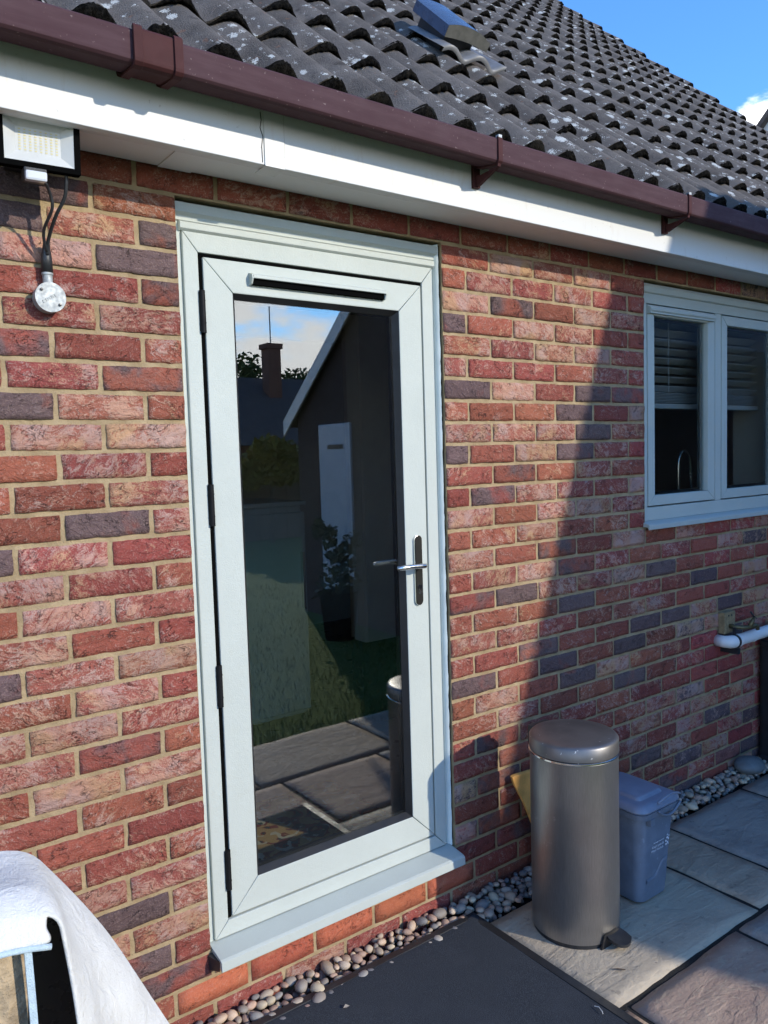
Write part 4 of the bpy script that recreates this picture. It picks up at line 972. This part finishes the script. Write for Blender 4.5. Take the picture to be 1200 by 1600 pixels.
wt = thing('drain_box', (3.1, -.15, GZ), 'black plastic drain box at the right edge below the white pipe', 'drain box')
loft(MB(), [[(p[0], p[1], GZ+z_) for p in rrect(2.955-e_, 3.32+e_, -.245-e_, -.012, .03)] for z_, e_ in ((0,.012),(.02,.012),(.03,0),(.585,0),(.59,.006),(.61,.006),(.615,0))]).build('body', 'black_plastic', wt, auto=.6)
MB().tube([(2.955,-.20,.22),(2.935,-.205,.222),(2.925,-.206,.212)], .008, 8).build('drain_tap', 'white_upvc', wt, smooth=True)

# ---- flood light and junction box
fl = thing('flood_light', (-.385, -.01, 2.25), 'black LED flood light with motion sensor under the eaves', 'light')
FN = Vector((-.06,-.985,-.10)).normalized(); FX = Vector((0,0,1)).cross(FN).normalized()*-1; FZv = FX.cross(FN).normalized()*-1
if FX.x < 0: FX = -FX
if FZv.z < 0: FZv = -FZv
FC = Vector((-.372, -.150, 2.2625))
def F(a, b, c=0): return FC+FX*a+FZv*b+FN*c
HW, HH = .0865, .061
def frust(mb, w0, h0, c0, w1, h1, c1):
    vs = [F(-w0,-h0,c0),F(w0,-h0,c0),F(w0,h0,c0),F(-w0,h0,c0),F(-w1,-h1,c1),F(w1,-h1,c1),F(w1,h1,c1),F(-w1,h1,c1)]
    return mb.add(vs, [(0,1,5,4),(1,2,6,5),(2,3,7,6),(3,0,4,7)])
hb = MB()
hb.obox(F(-HW+.007,0,-.012), FX*.007, FZv*HH, FN*.014).obox(F(HW-.007,0,-.012), FX*.007, FZv*HH, FN*.014).obox(F(0,HH-.0065,-.0121), FX*HW, FZv*.0065, FN*.0139).obox(F(0,-HH+.0065,-.0121), FX*HW, FZv*.0065, FN*.0139).obox(F(0,0,-.030), FX*(HW-.004), FZv*(HH-.004), FN*.009)
hb.build('housing', 'matt_black', fl, bevel=.002)
frust(MB(), HW-.0135, HH-.0125, .0005, .047, .026, -.014).build('reflector', 'led_white', fl)
MB().add([F(-.047,-.026,-.014),F(.047,-.026,-.014),F(.047,.026,-.014),F(-.047,.026,-.014)], [(0,1,2,3)]).build('led_board', 'led_white', fl)
ld = MB()
for i in range(8):
    for j in range(8):
        a, b = -.0385+.011*i, -.021+.006*j; ld.add([F(a-.0024,b-.0013,-.0132),F(a+.0024,b-.0013,-.0132),F(a+.0024,b+.0013,-.0132),F(a-.0024,b+.0013,-.0132)], [(0,1,2,3)])
o = ld.build('led_array', 'led_yellow', fl); tag(o, kind='stuff')
MB().obox(F(0,0,-.05), FX*.045, FZv*.012, FN*.012).box(-.42, -.33, -.095, -.001, 2.235, 2.26).build('bracket', 'black_metal', fl, bevel=.002)
MB().obox(F(-.012,-HH-.014,-.008), FX*.024, FZv*.014, FN*.018).build('sensor_body', 'black_plastic', fl, bevel=.004)
MB().obox(F(-.012,-HH-.019,.010), FX*.0225, FZv*.0105, FN*.012).build('sensor_lens', 'sensor', fl, bevel=.005)
cab = []
JX, JZ = -.339, 1.944
for q in (F(.058,-HH+.004,-.02), F(.058,-HH-.02,-.022), F(.054,-HH-.05,-.03), Vector((-.330,-.085,2.120)), Vector((-.339,-.045,2.075)), Vector((-.339,-.030,2.045))): cab.append(q)
def smooth_path(p, n=6):
    out_ = []
    for i in range(len(p)-1):
        p0, p1, p2, p3 = p[max(i-1,0)], p[i], p[i+1], p[min(i+2,len(p)-1)]
        for k in range(n):
            t_ = k/n; out_.append(.5*((2*p1)+(-p0+p2)*t_+(2*p0-5*p1+4*p2-p3)*t_*t_+(-p0+3*p1-3*p2+p3)*t_**3))
    out_.append(p[-1]); return out_
MB().tube(smooth_path([Vector(q) for q in cab]), .0042, 8).build('cable', 'black_plastic', fl, smooth=True)
MB().tube(smooth_path([F(.010,-HH-.026,-.004), F(.022,-HH-.045,-.02), F(.027,-HH-.075,-.03), Vector((-.352,-.06,2.09)), Vector((-.3415,-.034,2.052))]), .0036, 8).build('sensor_cable', 'black_plastic', fl, smooth=True)
jb = thing('junction_box', (JX, 0, JZ), 'round galvanised junction box on the bricks left of the door', 'junction box')
MB().lathe((JX,-.001,JZ), [(.030,0),(.034,-.002),(.0345,-.034)], 36, 'y').build('box', 'galvanised', jb, auto=.6)
MB().lathe((JX,-.0355,JZ), [(.0352,.004),(.0358,0),(.0352,-.0016),(.001,-.0020)], 36, 'y').build('lid', 'galvanised', jb, auto=.6)
for a in (R(140), R(-40)): MB().lathe((JX+.026*math.cos(a),-.0385,JZ+.026*math.sin(a)), [(.0036,.002),(.0036,-.0012),(.001,-.0016)], 10, 'y').build('screw', 'black_metal', jb, auto=.6)
eb = MB()
ca, sa = math.cos(.55), math.sin(.55)
def E(a, b): return Vector((JX+a*ca-b*sa, -.0382, JZ-.004+a*sa+b*ca))
for (a, b, w, h) in ((-.015,.0,.0045,.0008),(-.015,.0055,.0045,.0008),(-.019,.0028,.0007,.0035),(-.011,.0028,.0007,.0035),(-.006,.0028,.0009,.0035),(-.001,.0028,.0009,.0035),(.0035,.0028,.0009,.0035),(.0085,.0028,.0009,.0035),(.006,.0055,.0028,.0008),(.013,.0028,.0009,.0035)):
    eb.obox(E(a,b), Vector((ca,0,sa))*w, Vector((0,.0006,0)), Vector((-sa,0,ca))*h)
eb.build('embossing', 'galvanised', jb)
MB().tube([(JX,-.018,JZ+.030),(JX,-.018,JZ+.058)], .0115, 16).tube([(JX,-.018,JZ+.055),(JX,-.018,JZ+.060)], .0135, 16).build('conduit_spout', 'galvanised', jb, auto=.7)
MB().tube([(JX,-.018,JZ+.0605),(JX,-.018,JZ+.095),(JX,-.022,JZ+.115),(JX,-.027,JZ+.130)], [.0135,.0128,.0095,.0075], 14).build('cable_boot', 'black_plastic', jb, smooth=True)

# ---- towel over a stone-faced block, lower left
TX1 = -.600
blk = MB(); vs = []; fs = []; rr = random.Random(4)
bm = bmesh.new(); bmesh.ops.create_cube(bm, size=1); bmesh.ops.subdivide_edges(bm, edges=bm.edges[:], cuts=12, use_grid_fill=True)
for v_ in bm.verts:
    c = v_.co.copy(); p = Vector((-.835+c.x*.375, -.858+c.y*.155, .448+c.z*1.0)); nn_ = mnoise.noise_vector(p*9)*.008+mnoise.noise_vector(p*30)*.005
    v_.co = p+nn_
for f in bm.faces: f.smooth = True
me = bpy.data.meshes.new('stone_block'); bm.to_mesh(me); bm.free()
o = link('stone_block', me, None, 'tan_stone'); tag(o, 'rough tan stone block under the white towel, lower left', 'stone block')
tw = thing('towel', (-.80, -.70, .97), 'white towel with pale blue hem draped over the stone block', 'towel')
# drape: (u along x over the top and down the right side, w along y)
nu, nw = 46, 40; vs = []; fs = []
def towel_pt(u, w):
    y = -.953+.178*w
    wob = mnoise.noise(Vector((u*3.1, w*2.0, 2)))
    if u < .36:
        x = -1.05+.445*(u/.36); z = .980+.006*wob-.020*max(0, (u-.27)/.09)**2
        if w < .3: z -= .016*((.3-w)/.3)**2
    else:
        t_ = (u-.36)/.64
        sag = math.sin(min(t_*4.5, 1.57))
        x = -.605+.012*sag*(1-w)+t_*(.006+.285*w**.8)+.030*sag*w+.006*wob*t_; z = .960-.62*t_-(.016*((.3-w)/.3)**2 if w < .3 else 0)
        y += .012*mnoise.noise(Vector((t_*2.3, w*3, 8)))*t_
        x += .010*math.sin(w*9+1.0)*t_
    return Vector((x, y, z))
for j in range(nw+1):
    for i in range(nu+1): vs.append(towel_pt(i/nu, j/nw))
for j in range(nw):
    for i in range(nu): a = j*(nu+1)+i; fs.append((a, a+1, a+nu+2, a+nu+1))
# short front flap hanging over the near face
k0 = len(vs); nf = 8; ne = int(nu*.36)
for q in range(1, nf+1):
    for i in range(ne+1):
        p = towel_pt(i/nu, 0); t_ = q/nf; vs.append(Vector((p.x+.002*math.sin(i*.9+q), p.y-.014*math.sin(t_*1.5), p.z-.001-.030*t_-.006*mnoise.noise(Vector((i*.15, q*.1, 3)))*t_)))
for q in range(nf):
    for i in range(ne):
        a = i if q == 0 else k0+(q-1)*(ne+1)+i; b = k0+q*(ne+1)+i; fs.append((a, b, b+1, a+1))
me = MB().add(vs, fs).mesh('cloth', wl(tw), smooth=True); o = link('cloth', me, tw, 'towel')
sm = o.modifiers.new('thick', 'SOLIDIFY'); sm.thickness = .006; sm.offset = 0
sb = o.modifiers.new('sub', 'SUBSURF'); sb.levels = 1; sb.render_levels = 1
hem = [vs[k0+(nf-1)*(ne+1)+i] for i in range(ne+1)]; hb2 = MB().tube([p+Vector((0,-.002,-.003)) for p in hem], .0042, 8); hb2.build('hem', 'towel_hem', tw, smooth=True)
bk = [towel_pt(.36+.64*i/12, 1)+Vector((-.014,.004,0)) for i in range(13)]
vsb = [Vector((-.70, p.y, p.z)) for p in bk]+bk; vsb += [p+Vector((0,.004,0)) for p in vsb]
MB().add(vsb, [(i, i+1, 14+i, 13+i) for i in range(12)]+[(26+i, 39+i, 40+i, 27+i) for i in range(12)]+[(13+i, 14+i, 40+i, 39+i) for i in range(12)]).build('gap_shade_sheet', 'appliance_dark', tw)  # black sheet added to make the gap beside the hanging flap dark
strp = MB(); vs = []; fs = []
for i in range(25):
    t_ = i/24; z = .927-.62*t_; x = -.648+.003*math.sin(t_*5); vs += [(x-.0045, -.962, z), (x+.0045, -.963, z), (x+.0045, -.958, z), (x-.0045, -.957, z)]
for i in range(24):
    for q in range(4): fs.append((i*4+q, i*4+(q+1) % 4, i*4+4+(q+1) % 4, i*4+4+q))
strp.add(vs, fs).build('hanging_hem_strip', 'towel_hem', tw)

# ================================================================== INDOORS, seen through the glass
fd = thing('fridge', (1.15, 1.75, FZ), 'white waist-high fridge seen dimly through the door glass', 'fridge')
MB().box(.86, 1.27, 1.58, 2.10, FZ+.03, 1.295).build('cabinet', 'appliance_white', fd, bevel=.008)
MB().box(.858, 1.272, 1.545, 1.575, FZ+.06, 1.26).build('door', 'appliance_white', fd, bevel=.008); MB().box(.85, 1.28, 1.54, 2.11, 1.2955, 1.318).build('top', 'appliance_white', fd, bevel=.006)
MB().box(1.235, 1.248, 1.515, 1.5445, .75, 1.05).build('handle', 'chrome', fd, bevel=.003)
cp = thing('tall_cupboard', (1.60, 1.25, FZ), 'cream cupboard end panel standing inside the door on the right', 'cupboard')
MB().box(1.40, 1.97, 1.20, 1.30, .595, 2.30).build('carcass', 'cupboard_cream', cp, bevel=.003)
for xx in (1.402, 1.689): MB().box(xx, xx+.281, 1.178, 1.199, .60, 2.29).build('cupboard_door', 'cupboard_cream', cp, bevel=.003)
MB().box(1.42, 1.95, 1.26, 1.36, FZ+.001, .594).build('plinth', 'appliance_dark', cp)
MB().box(1.55, 1.66, 1.1775, 1.1785, 1.17, 1.25).build('socket_plate', 'appliance_white', cp, bevel=.0003)
o = MB().box(.03, .90, .20, .78, FZ+.001, FZ+.016).build('rug', 'rug', bevel=.003); tag(o, 'brown patterned rug on the floor inside the door', 'rug')
pn = thing('inner_door', (.2, 2.6, FZ), 'white panelled inner door at the back of the room', 'door')
MB().box(-.3, .50, 3.54, 3.595, FZ+.005, 2.12).build('leaf', 'appliance_white', pn, bevel=.004)
for xx in (-.2, .15):
    for z0, z1 in ((.35,.95),(1.15,1.95)): MB().box(xx, xx+.25, 3.53, 3.5395, z0, z1).build('panel', 'appliance_white', pn, bevel=.006)
vb_ = thing('venetian_blind', (2.66, .17, 1.70), 'half raised pale venetian blind behind the kitchen window', 'blind')
for i in range(9):
    z = 2.16-.043*i; MB().add([(2.09,.150,z+.010),(3.24,.150,z+.010),(3.24,.190,z-.012),(2.09,.190,z-.012),(2.09,.150,z+.0125),(3.24,.150,z+.0125),(3.24,.190,z-.0095),(2.09,.190,z-.0095)], [(0,3,2,1),(4,5,6,7),(0,1,5,4),(2,3,7,6),(1,2,6,5),(3,0,4,7)]).build('slat', 'blind_slat', vb_)
for i in range(7):
    z = 1.795-.007*i; MB().box(2.09, 3.24, .145, .195, z-.0022, z+.0004).build('slat', 'blind_slat', vb_)
MB().box(2.09, 3.24, .143, .197, 1.722, 1.745).build('bottom_rail', 'blind_slat', vb_, bevel=.003); MB().box(2.09, 3.24, .14, .20, 2.185, 2.23).build('head_rail', 'blind_slat', vb_, bevel=.003)
for xx in (2.28, 2.62, 3.0): MB().tube([(xx,.168,2.19),(xx,.168,1.74)], .0012, 5).build('cord', 'blind_slat', vb_)
MB().tube([(2.43,.14,2.19),(2.43,.14,1.80)], .002, 6).build('tilt_wand', 'blind_slat', vb_)
kt = thing('kitchen_worktop', (2.7, .6, FZ), 'dark kitchen worktop under the window', 'worktop')
MB().box(2.06, 5.4, .302, .92, 1.005, 1.045).build('top', 'appliance_dark', kt, bevel=.003); MB().box(2.06, 5.4, .32, .88, FZ+.002, 1.004).build('units', 'cupboard_cream', kt)
tpk = thing('kitchen_tap', (2.92, .37, 1.045), 'tall swan-neck steel kitchen tap behind the left window pane', 'tap')
arc = [(2.875,.38,1.046),(2.875,.38,1.30)]+[(2.930-.055*math.cos(R(a)), .38, 1.445+.075*math.sin(R(a))) for a in range(0,181,15)]+[(2.99,.38,1.36),(2.995,.38,1.30)]
MB().tube([Vector(p) for p in arc], .0062, 10).build('spout', 'chrome', tpk, smooth=True)
MB().tube([(2.875,.38,1.0455),(2.875,.38,1.12)], .022, 14).build('base', 'chrome', tpk, auto=.7); MB().tube([(2.89,.38,1.10),(2.93,.36,1.13)], .007, 8).build('lever', 'chrome', tpk)

# ================================================================== THE GARDEN, mirrored in the glass
def refl_pt(u, v, X):                            # no use at render time other than to lay out the garden by hand measures
    return None
gr = thing('garage', (3.25, -3.0, GZ), 'brick garage with steep gable and white bargeboard across the patio', 'garage')
GX, AY, AZ_ = 3.25, -2.90, 3.82; SL = .83
NY, FYY = -1.15, -4.98
def gz(y): return AZ_-SL*abs(y-AY)
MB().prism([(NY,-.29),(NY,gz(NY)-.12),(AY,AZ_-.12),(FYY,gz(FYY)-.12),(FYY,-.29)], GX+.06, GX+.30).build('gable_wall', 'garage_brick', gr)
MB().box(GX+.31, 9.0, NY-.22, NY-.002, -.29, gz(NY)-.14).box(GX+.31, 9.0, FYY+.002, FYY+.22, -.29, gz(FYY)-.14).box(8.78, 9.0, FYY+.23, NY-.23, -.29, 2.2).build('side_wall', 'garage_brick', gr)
for s_, ye in ((1, NY+.16), (-1, FYY-.16)):
    MB().add([(GX,AY,AZ_),(9.3,AY,AZ_),(9.3,ye,gz(ye)),(GX,ye,gz(ye)),(GX,AY,AZ_-.10),(9.3,AY,AZ_-.10),(9.3,ye,gz(ye)-.10),(GX,ye,gz(ye)-.10)], [(0,1,2,3),(7,6,5,4),(0,4,5,1),(2,6,7,3),(1,5,6,2),(3,7,4,0)]).build('roof_slope', 'far_roof', gr)
    MB().add([(GX-.02,AY,AZ_-.03),(GX-.02,ye,gz(ye)-.03),(GX-.02,ye,gz(ye)-.19),(GX-.02,AY,AZ_-.19),(GX-.002,AY,AZ_-.03),(GX-.002,ye,gz(ye)-.03),(GX-.002,ye,gz(ye)-.19),(GX-.002,AY,AZ_-.19)], [(0,3,2,1),(4,5,6,7),(0,1,5,4),(1,2,6,5),(2,3,7,6),(3,0,4,7)]).build('bargeboard', 'white_gloss', gr)
MB().box(GX+.03, GX+.058, -4.53, -3.98, GZ+.01, 1.86).build('door', 'garage_door', gr, bevel=.004)
MB().box(GX+.022, GX+.0295, -4.36, -4.10, 1.62, 1.66).build('door_letter_slot', 'gasket', gr)
pln = thing('potted_plant', (2.88, -3.64, GZ), 'dark pot with a leafy plant in front of the garage door', 'plant pot')
MB().lathe((2.88,-3.64,-.061), [(.13,0),(.17,.40),(.18,.42),(.16,.42),(.15,.37),(.001,.37)], 24).build('pot', 'matt_black', pln, auto=.6)
def leaves(mb, c, rad, n, size, rng, squash=1.0):
    for _ in range(n):
        d = Vector((rng.gauss(0,1), rng.gauss(0,1), rng.gauss(0,1))); d = d.normalized()*(rng.random()**.45)
        p = Vector(c)+Vector((d.x*rad[0], d.y*rad[1], d.z*rad[2])); a = Vector((rng.gauss(0,1),rng.gauss(0,1),rng.gauss(0,1))).normalized(); b = a.orthogonal().normalized()
        s_ = size*rng.uniform(.6,1.3); mb.add([p-a*s_, p+b*s_*.55, p+a*s_, p-b*s_*.55], [(0,1,2,3)])
rl = random.Random(9)
lv = MB()
for q in range(9): leaves(lv, (2.88+rl.uniform(-.14,.14), -3.64+rl.uniform(-.16,.16), .36+.07*q), (.22-.020*q,.22-.020*q,.10), 60, .035, rl)
lv.build('plant_foliage', 'leaf_dark', pln)
fence_g = 'fence panels along the end of the lawn'
for i in range(9):
    x = -3.6+1.86*i; fp = thing('fence_panel', (x+.9, -11.7, -.06), 'weathered timber fence panel at the end of the lawn', 'fence', fence_g)
    for q in range(12): MB().box(x+.152*q, x+.152*q+.146, -11.72-(.012 if q % 2 else 0), -11.70-(.012 if q % 2 else 0), -.059, 1.56).build('board', 'fence_wood', fp)
    MB().box(x-.02, x+1.82, -11.698, -11.66, .3, .37).box(x-.02, x+1.82, -11.698, -11.66, 1.2, 1.27).build('rail', 'fence_wood', fp); MB().box(x+1.815, x+1.855, -11.74, -11.66, -.059, 1.64).build('post', 'fence_wood', fp)
def bush(name, c, rad, n, size, mat, label):
    t = thing(name, (c[0], c[1], -.06), label, 'shrub'); mb = MB()
    for q in range(14): leaves(mb, (c[0]+rl.uniform(-.6,.6)*rad[0], c[1]+rl.uniform(-.6,.6)*rad[1], c[2]+rl.uniform(-.6,.6)*rad[2]), (rad[0]*.5, rad[1]*.5, rad[2]*.5), n//14, size, rl)
    mb.build('foliage', mat, t); MB().tube([(c[0],c[1],-.06),(c[0]+.05,c[1],c[2])], [.05,.03], 7).build('stem', 'bark', t)
bush('shrub', (6.3,-11.2,1.45), (.8,.4,.5), 2400, .07, 'leaf_yellow', 'yellow flowering shrub against the fence at the end of the lawn')
bush('shrub', (3.4,-11.0,.7), (1.0,.5,.8), 1800, .07, 'leaf_green', 'green rounded shrub left of the yellow one by the fence')
def tree(c, h, rad, n, label):
    t = thing('tree', (c[0], c[1], -.3), label, 'tree'); mb = MB(); tr = MB().tube([(c[0],c[1],-.3),(c[0]+.1,c[1],h*.35),(c[0]-.1,c[1]+.1,h*.8)], [.22,.16,.05], 8)
    for q in range(22):
        a = rl.uniform(0,6.28); hh = rl.uniform(.42,1.0)*h; rr_ = rad*(1-.4*abs(hh/h-.65))*rl.uniform(.3,.95); p = (c[0]+rr_*math.cos(a), c[1]+rr_*math.sin(a), hh)
        leaves(mb, p, (rad*.34,rad*.34,rad*.26), n//22, .11, rl, .1); tr.tube([(c[0],c[1],hh*.55),p], [.07,.015], 5)
    tr.build('trunk', 'bark', t); mb.build('crown', 'leaf_green', t)
tree((12.2,-24.5,0), 4.9, 2.0, 4400, 'leafy garden tree beyond the fence behind the bungalow'); tree((15.6,-25.0,0), 4.6, 1.9, 4000, 'lower leafy tree right of the bungalow chimney')
bg_ = thing('bungalow', (8.5, -18.5, -.3), 'red roofed bungalow with a tall brick chimney beyond the fence', 'bungalow')
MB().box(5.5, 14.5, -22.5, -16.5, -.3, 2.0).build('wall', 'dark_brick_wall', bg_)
MB().add([(5.2,-16.1,1.9),(14.8,-16.1,1.9),(14.8,-22.9,1.9),(5.2,-22.9,1.9),(7.3,-19.5,4.0),(12.5,-19.5,4.0)], [(0,1,5,4),(1,2,5),(2,3,4,5),(3,0,4),(0,3,2,1)]).build('roof', 'far_roof', bg_)
MB().box(10.24, 10.66, -18.81, -18.39, 2.6, 4.75).build('chimney', 'chimney_brick', bg_, bevel=.01); MB().box(10.19, 10.71, -18.86, -18.34, 4.75, 4.9).build('chimney_cap', 'chimney_brick', bg_, bevel=.01)
MB().tube([(10.45,-18.6,4.8),(10.45,-18.6,6.0)], .02, 6).build('aerial', 'galvanised', bg_)
for xx in (6.6, 9.0, 11.4):
    w_ = MB().box(xx, xx+1.2, -16.52, -16.49, .7, 1.75).build('window', 'white_gloss', bg_); MB().box(xx+.08, xx+.57, -16.488, -16.48, .78, 1.67).box(xx+.63, xx+1.12, -16.488, -16.48, .78, 1.67).build('pane', 'appliance_dark', w_)
nh_ = thing('neighbouring_house', (20, 3.5, -.3), 'white rendered house gable just showing past the tiled verge', 'house')
MB().prism([(7.55,-.3),(7.55,7.55),(3.5,11.8),(-.55,7.55),(-.55,-.3)], 16.06, 24).build('wall', 'render_white', nh_)
for s_ in (-1, 1):
    y1 = 3.5+s_*4.45; z1 = 11.94-4.45*1.05; MB().add([(15.9,3.5,11.94),(24.2,3.5,11.94),(24.2,y1,z1),(15.9,y1,z1),(15.9,3.5,11.80),(24.2,3.5,11.80),(24.2,y1,z1-.14),(15.9,y1,z1-.14)], [(0,1,2,3),(7,6,5,4),(0,4,5,1),(2,6,7,3),(1,5,6,2),(3,7,4,0)]).build('roof', 'far_roof', nh_)
w_ = MB().box(16.0, 16.05, 2.6, 4.2, 4.2, 5.6).build('window', 'white_gloss', nh_); MB().box(15.99, 15.999, 2.7, 4.1, 4.3, 5.5).build('pane', 'appliance_dark', w_)
gb = MB(); rg = random.Random(13)
for i in range(16000):
    x = rg.uniform(-3, 6); y = -1.80-(rg.random()**1.6)*5.0; a = rg.uniform(0,3.14); h = rg.uniform(.02,.05); dx, dy = .0035*math.cos(a), .0035*math.sin(a); lx_, ly_ = rg.gauss(0,.012), rg.gauss(0,.012)
    if GX-.05 < x and FYY-.1 < y: continue
    gb.add([(x-dx,y-dy,-.063),(x+dx,y+dy,-.063),(x+lx_,y+ly_,-.062+h)], [(0,1,2)])
o = gb.build('grass', 'grass_blade'); tag(o, 'short mown grass blades of the lawn', 'grass', kind='stuff')
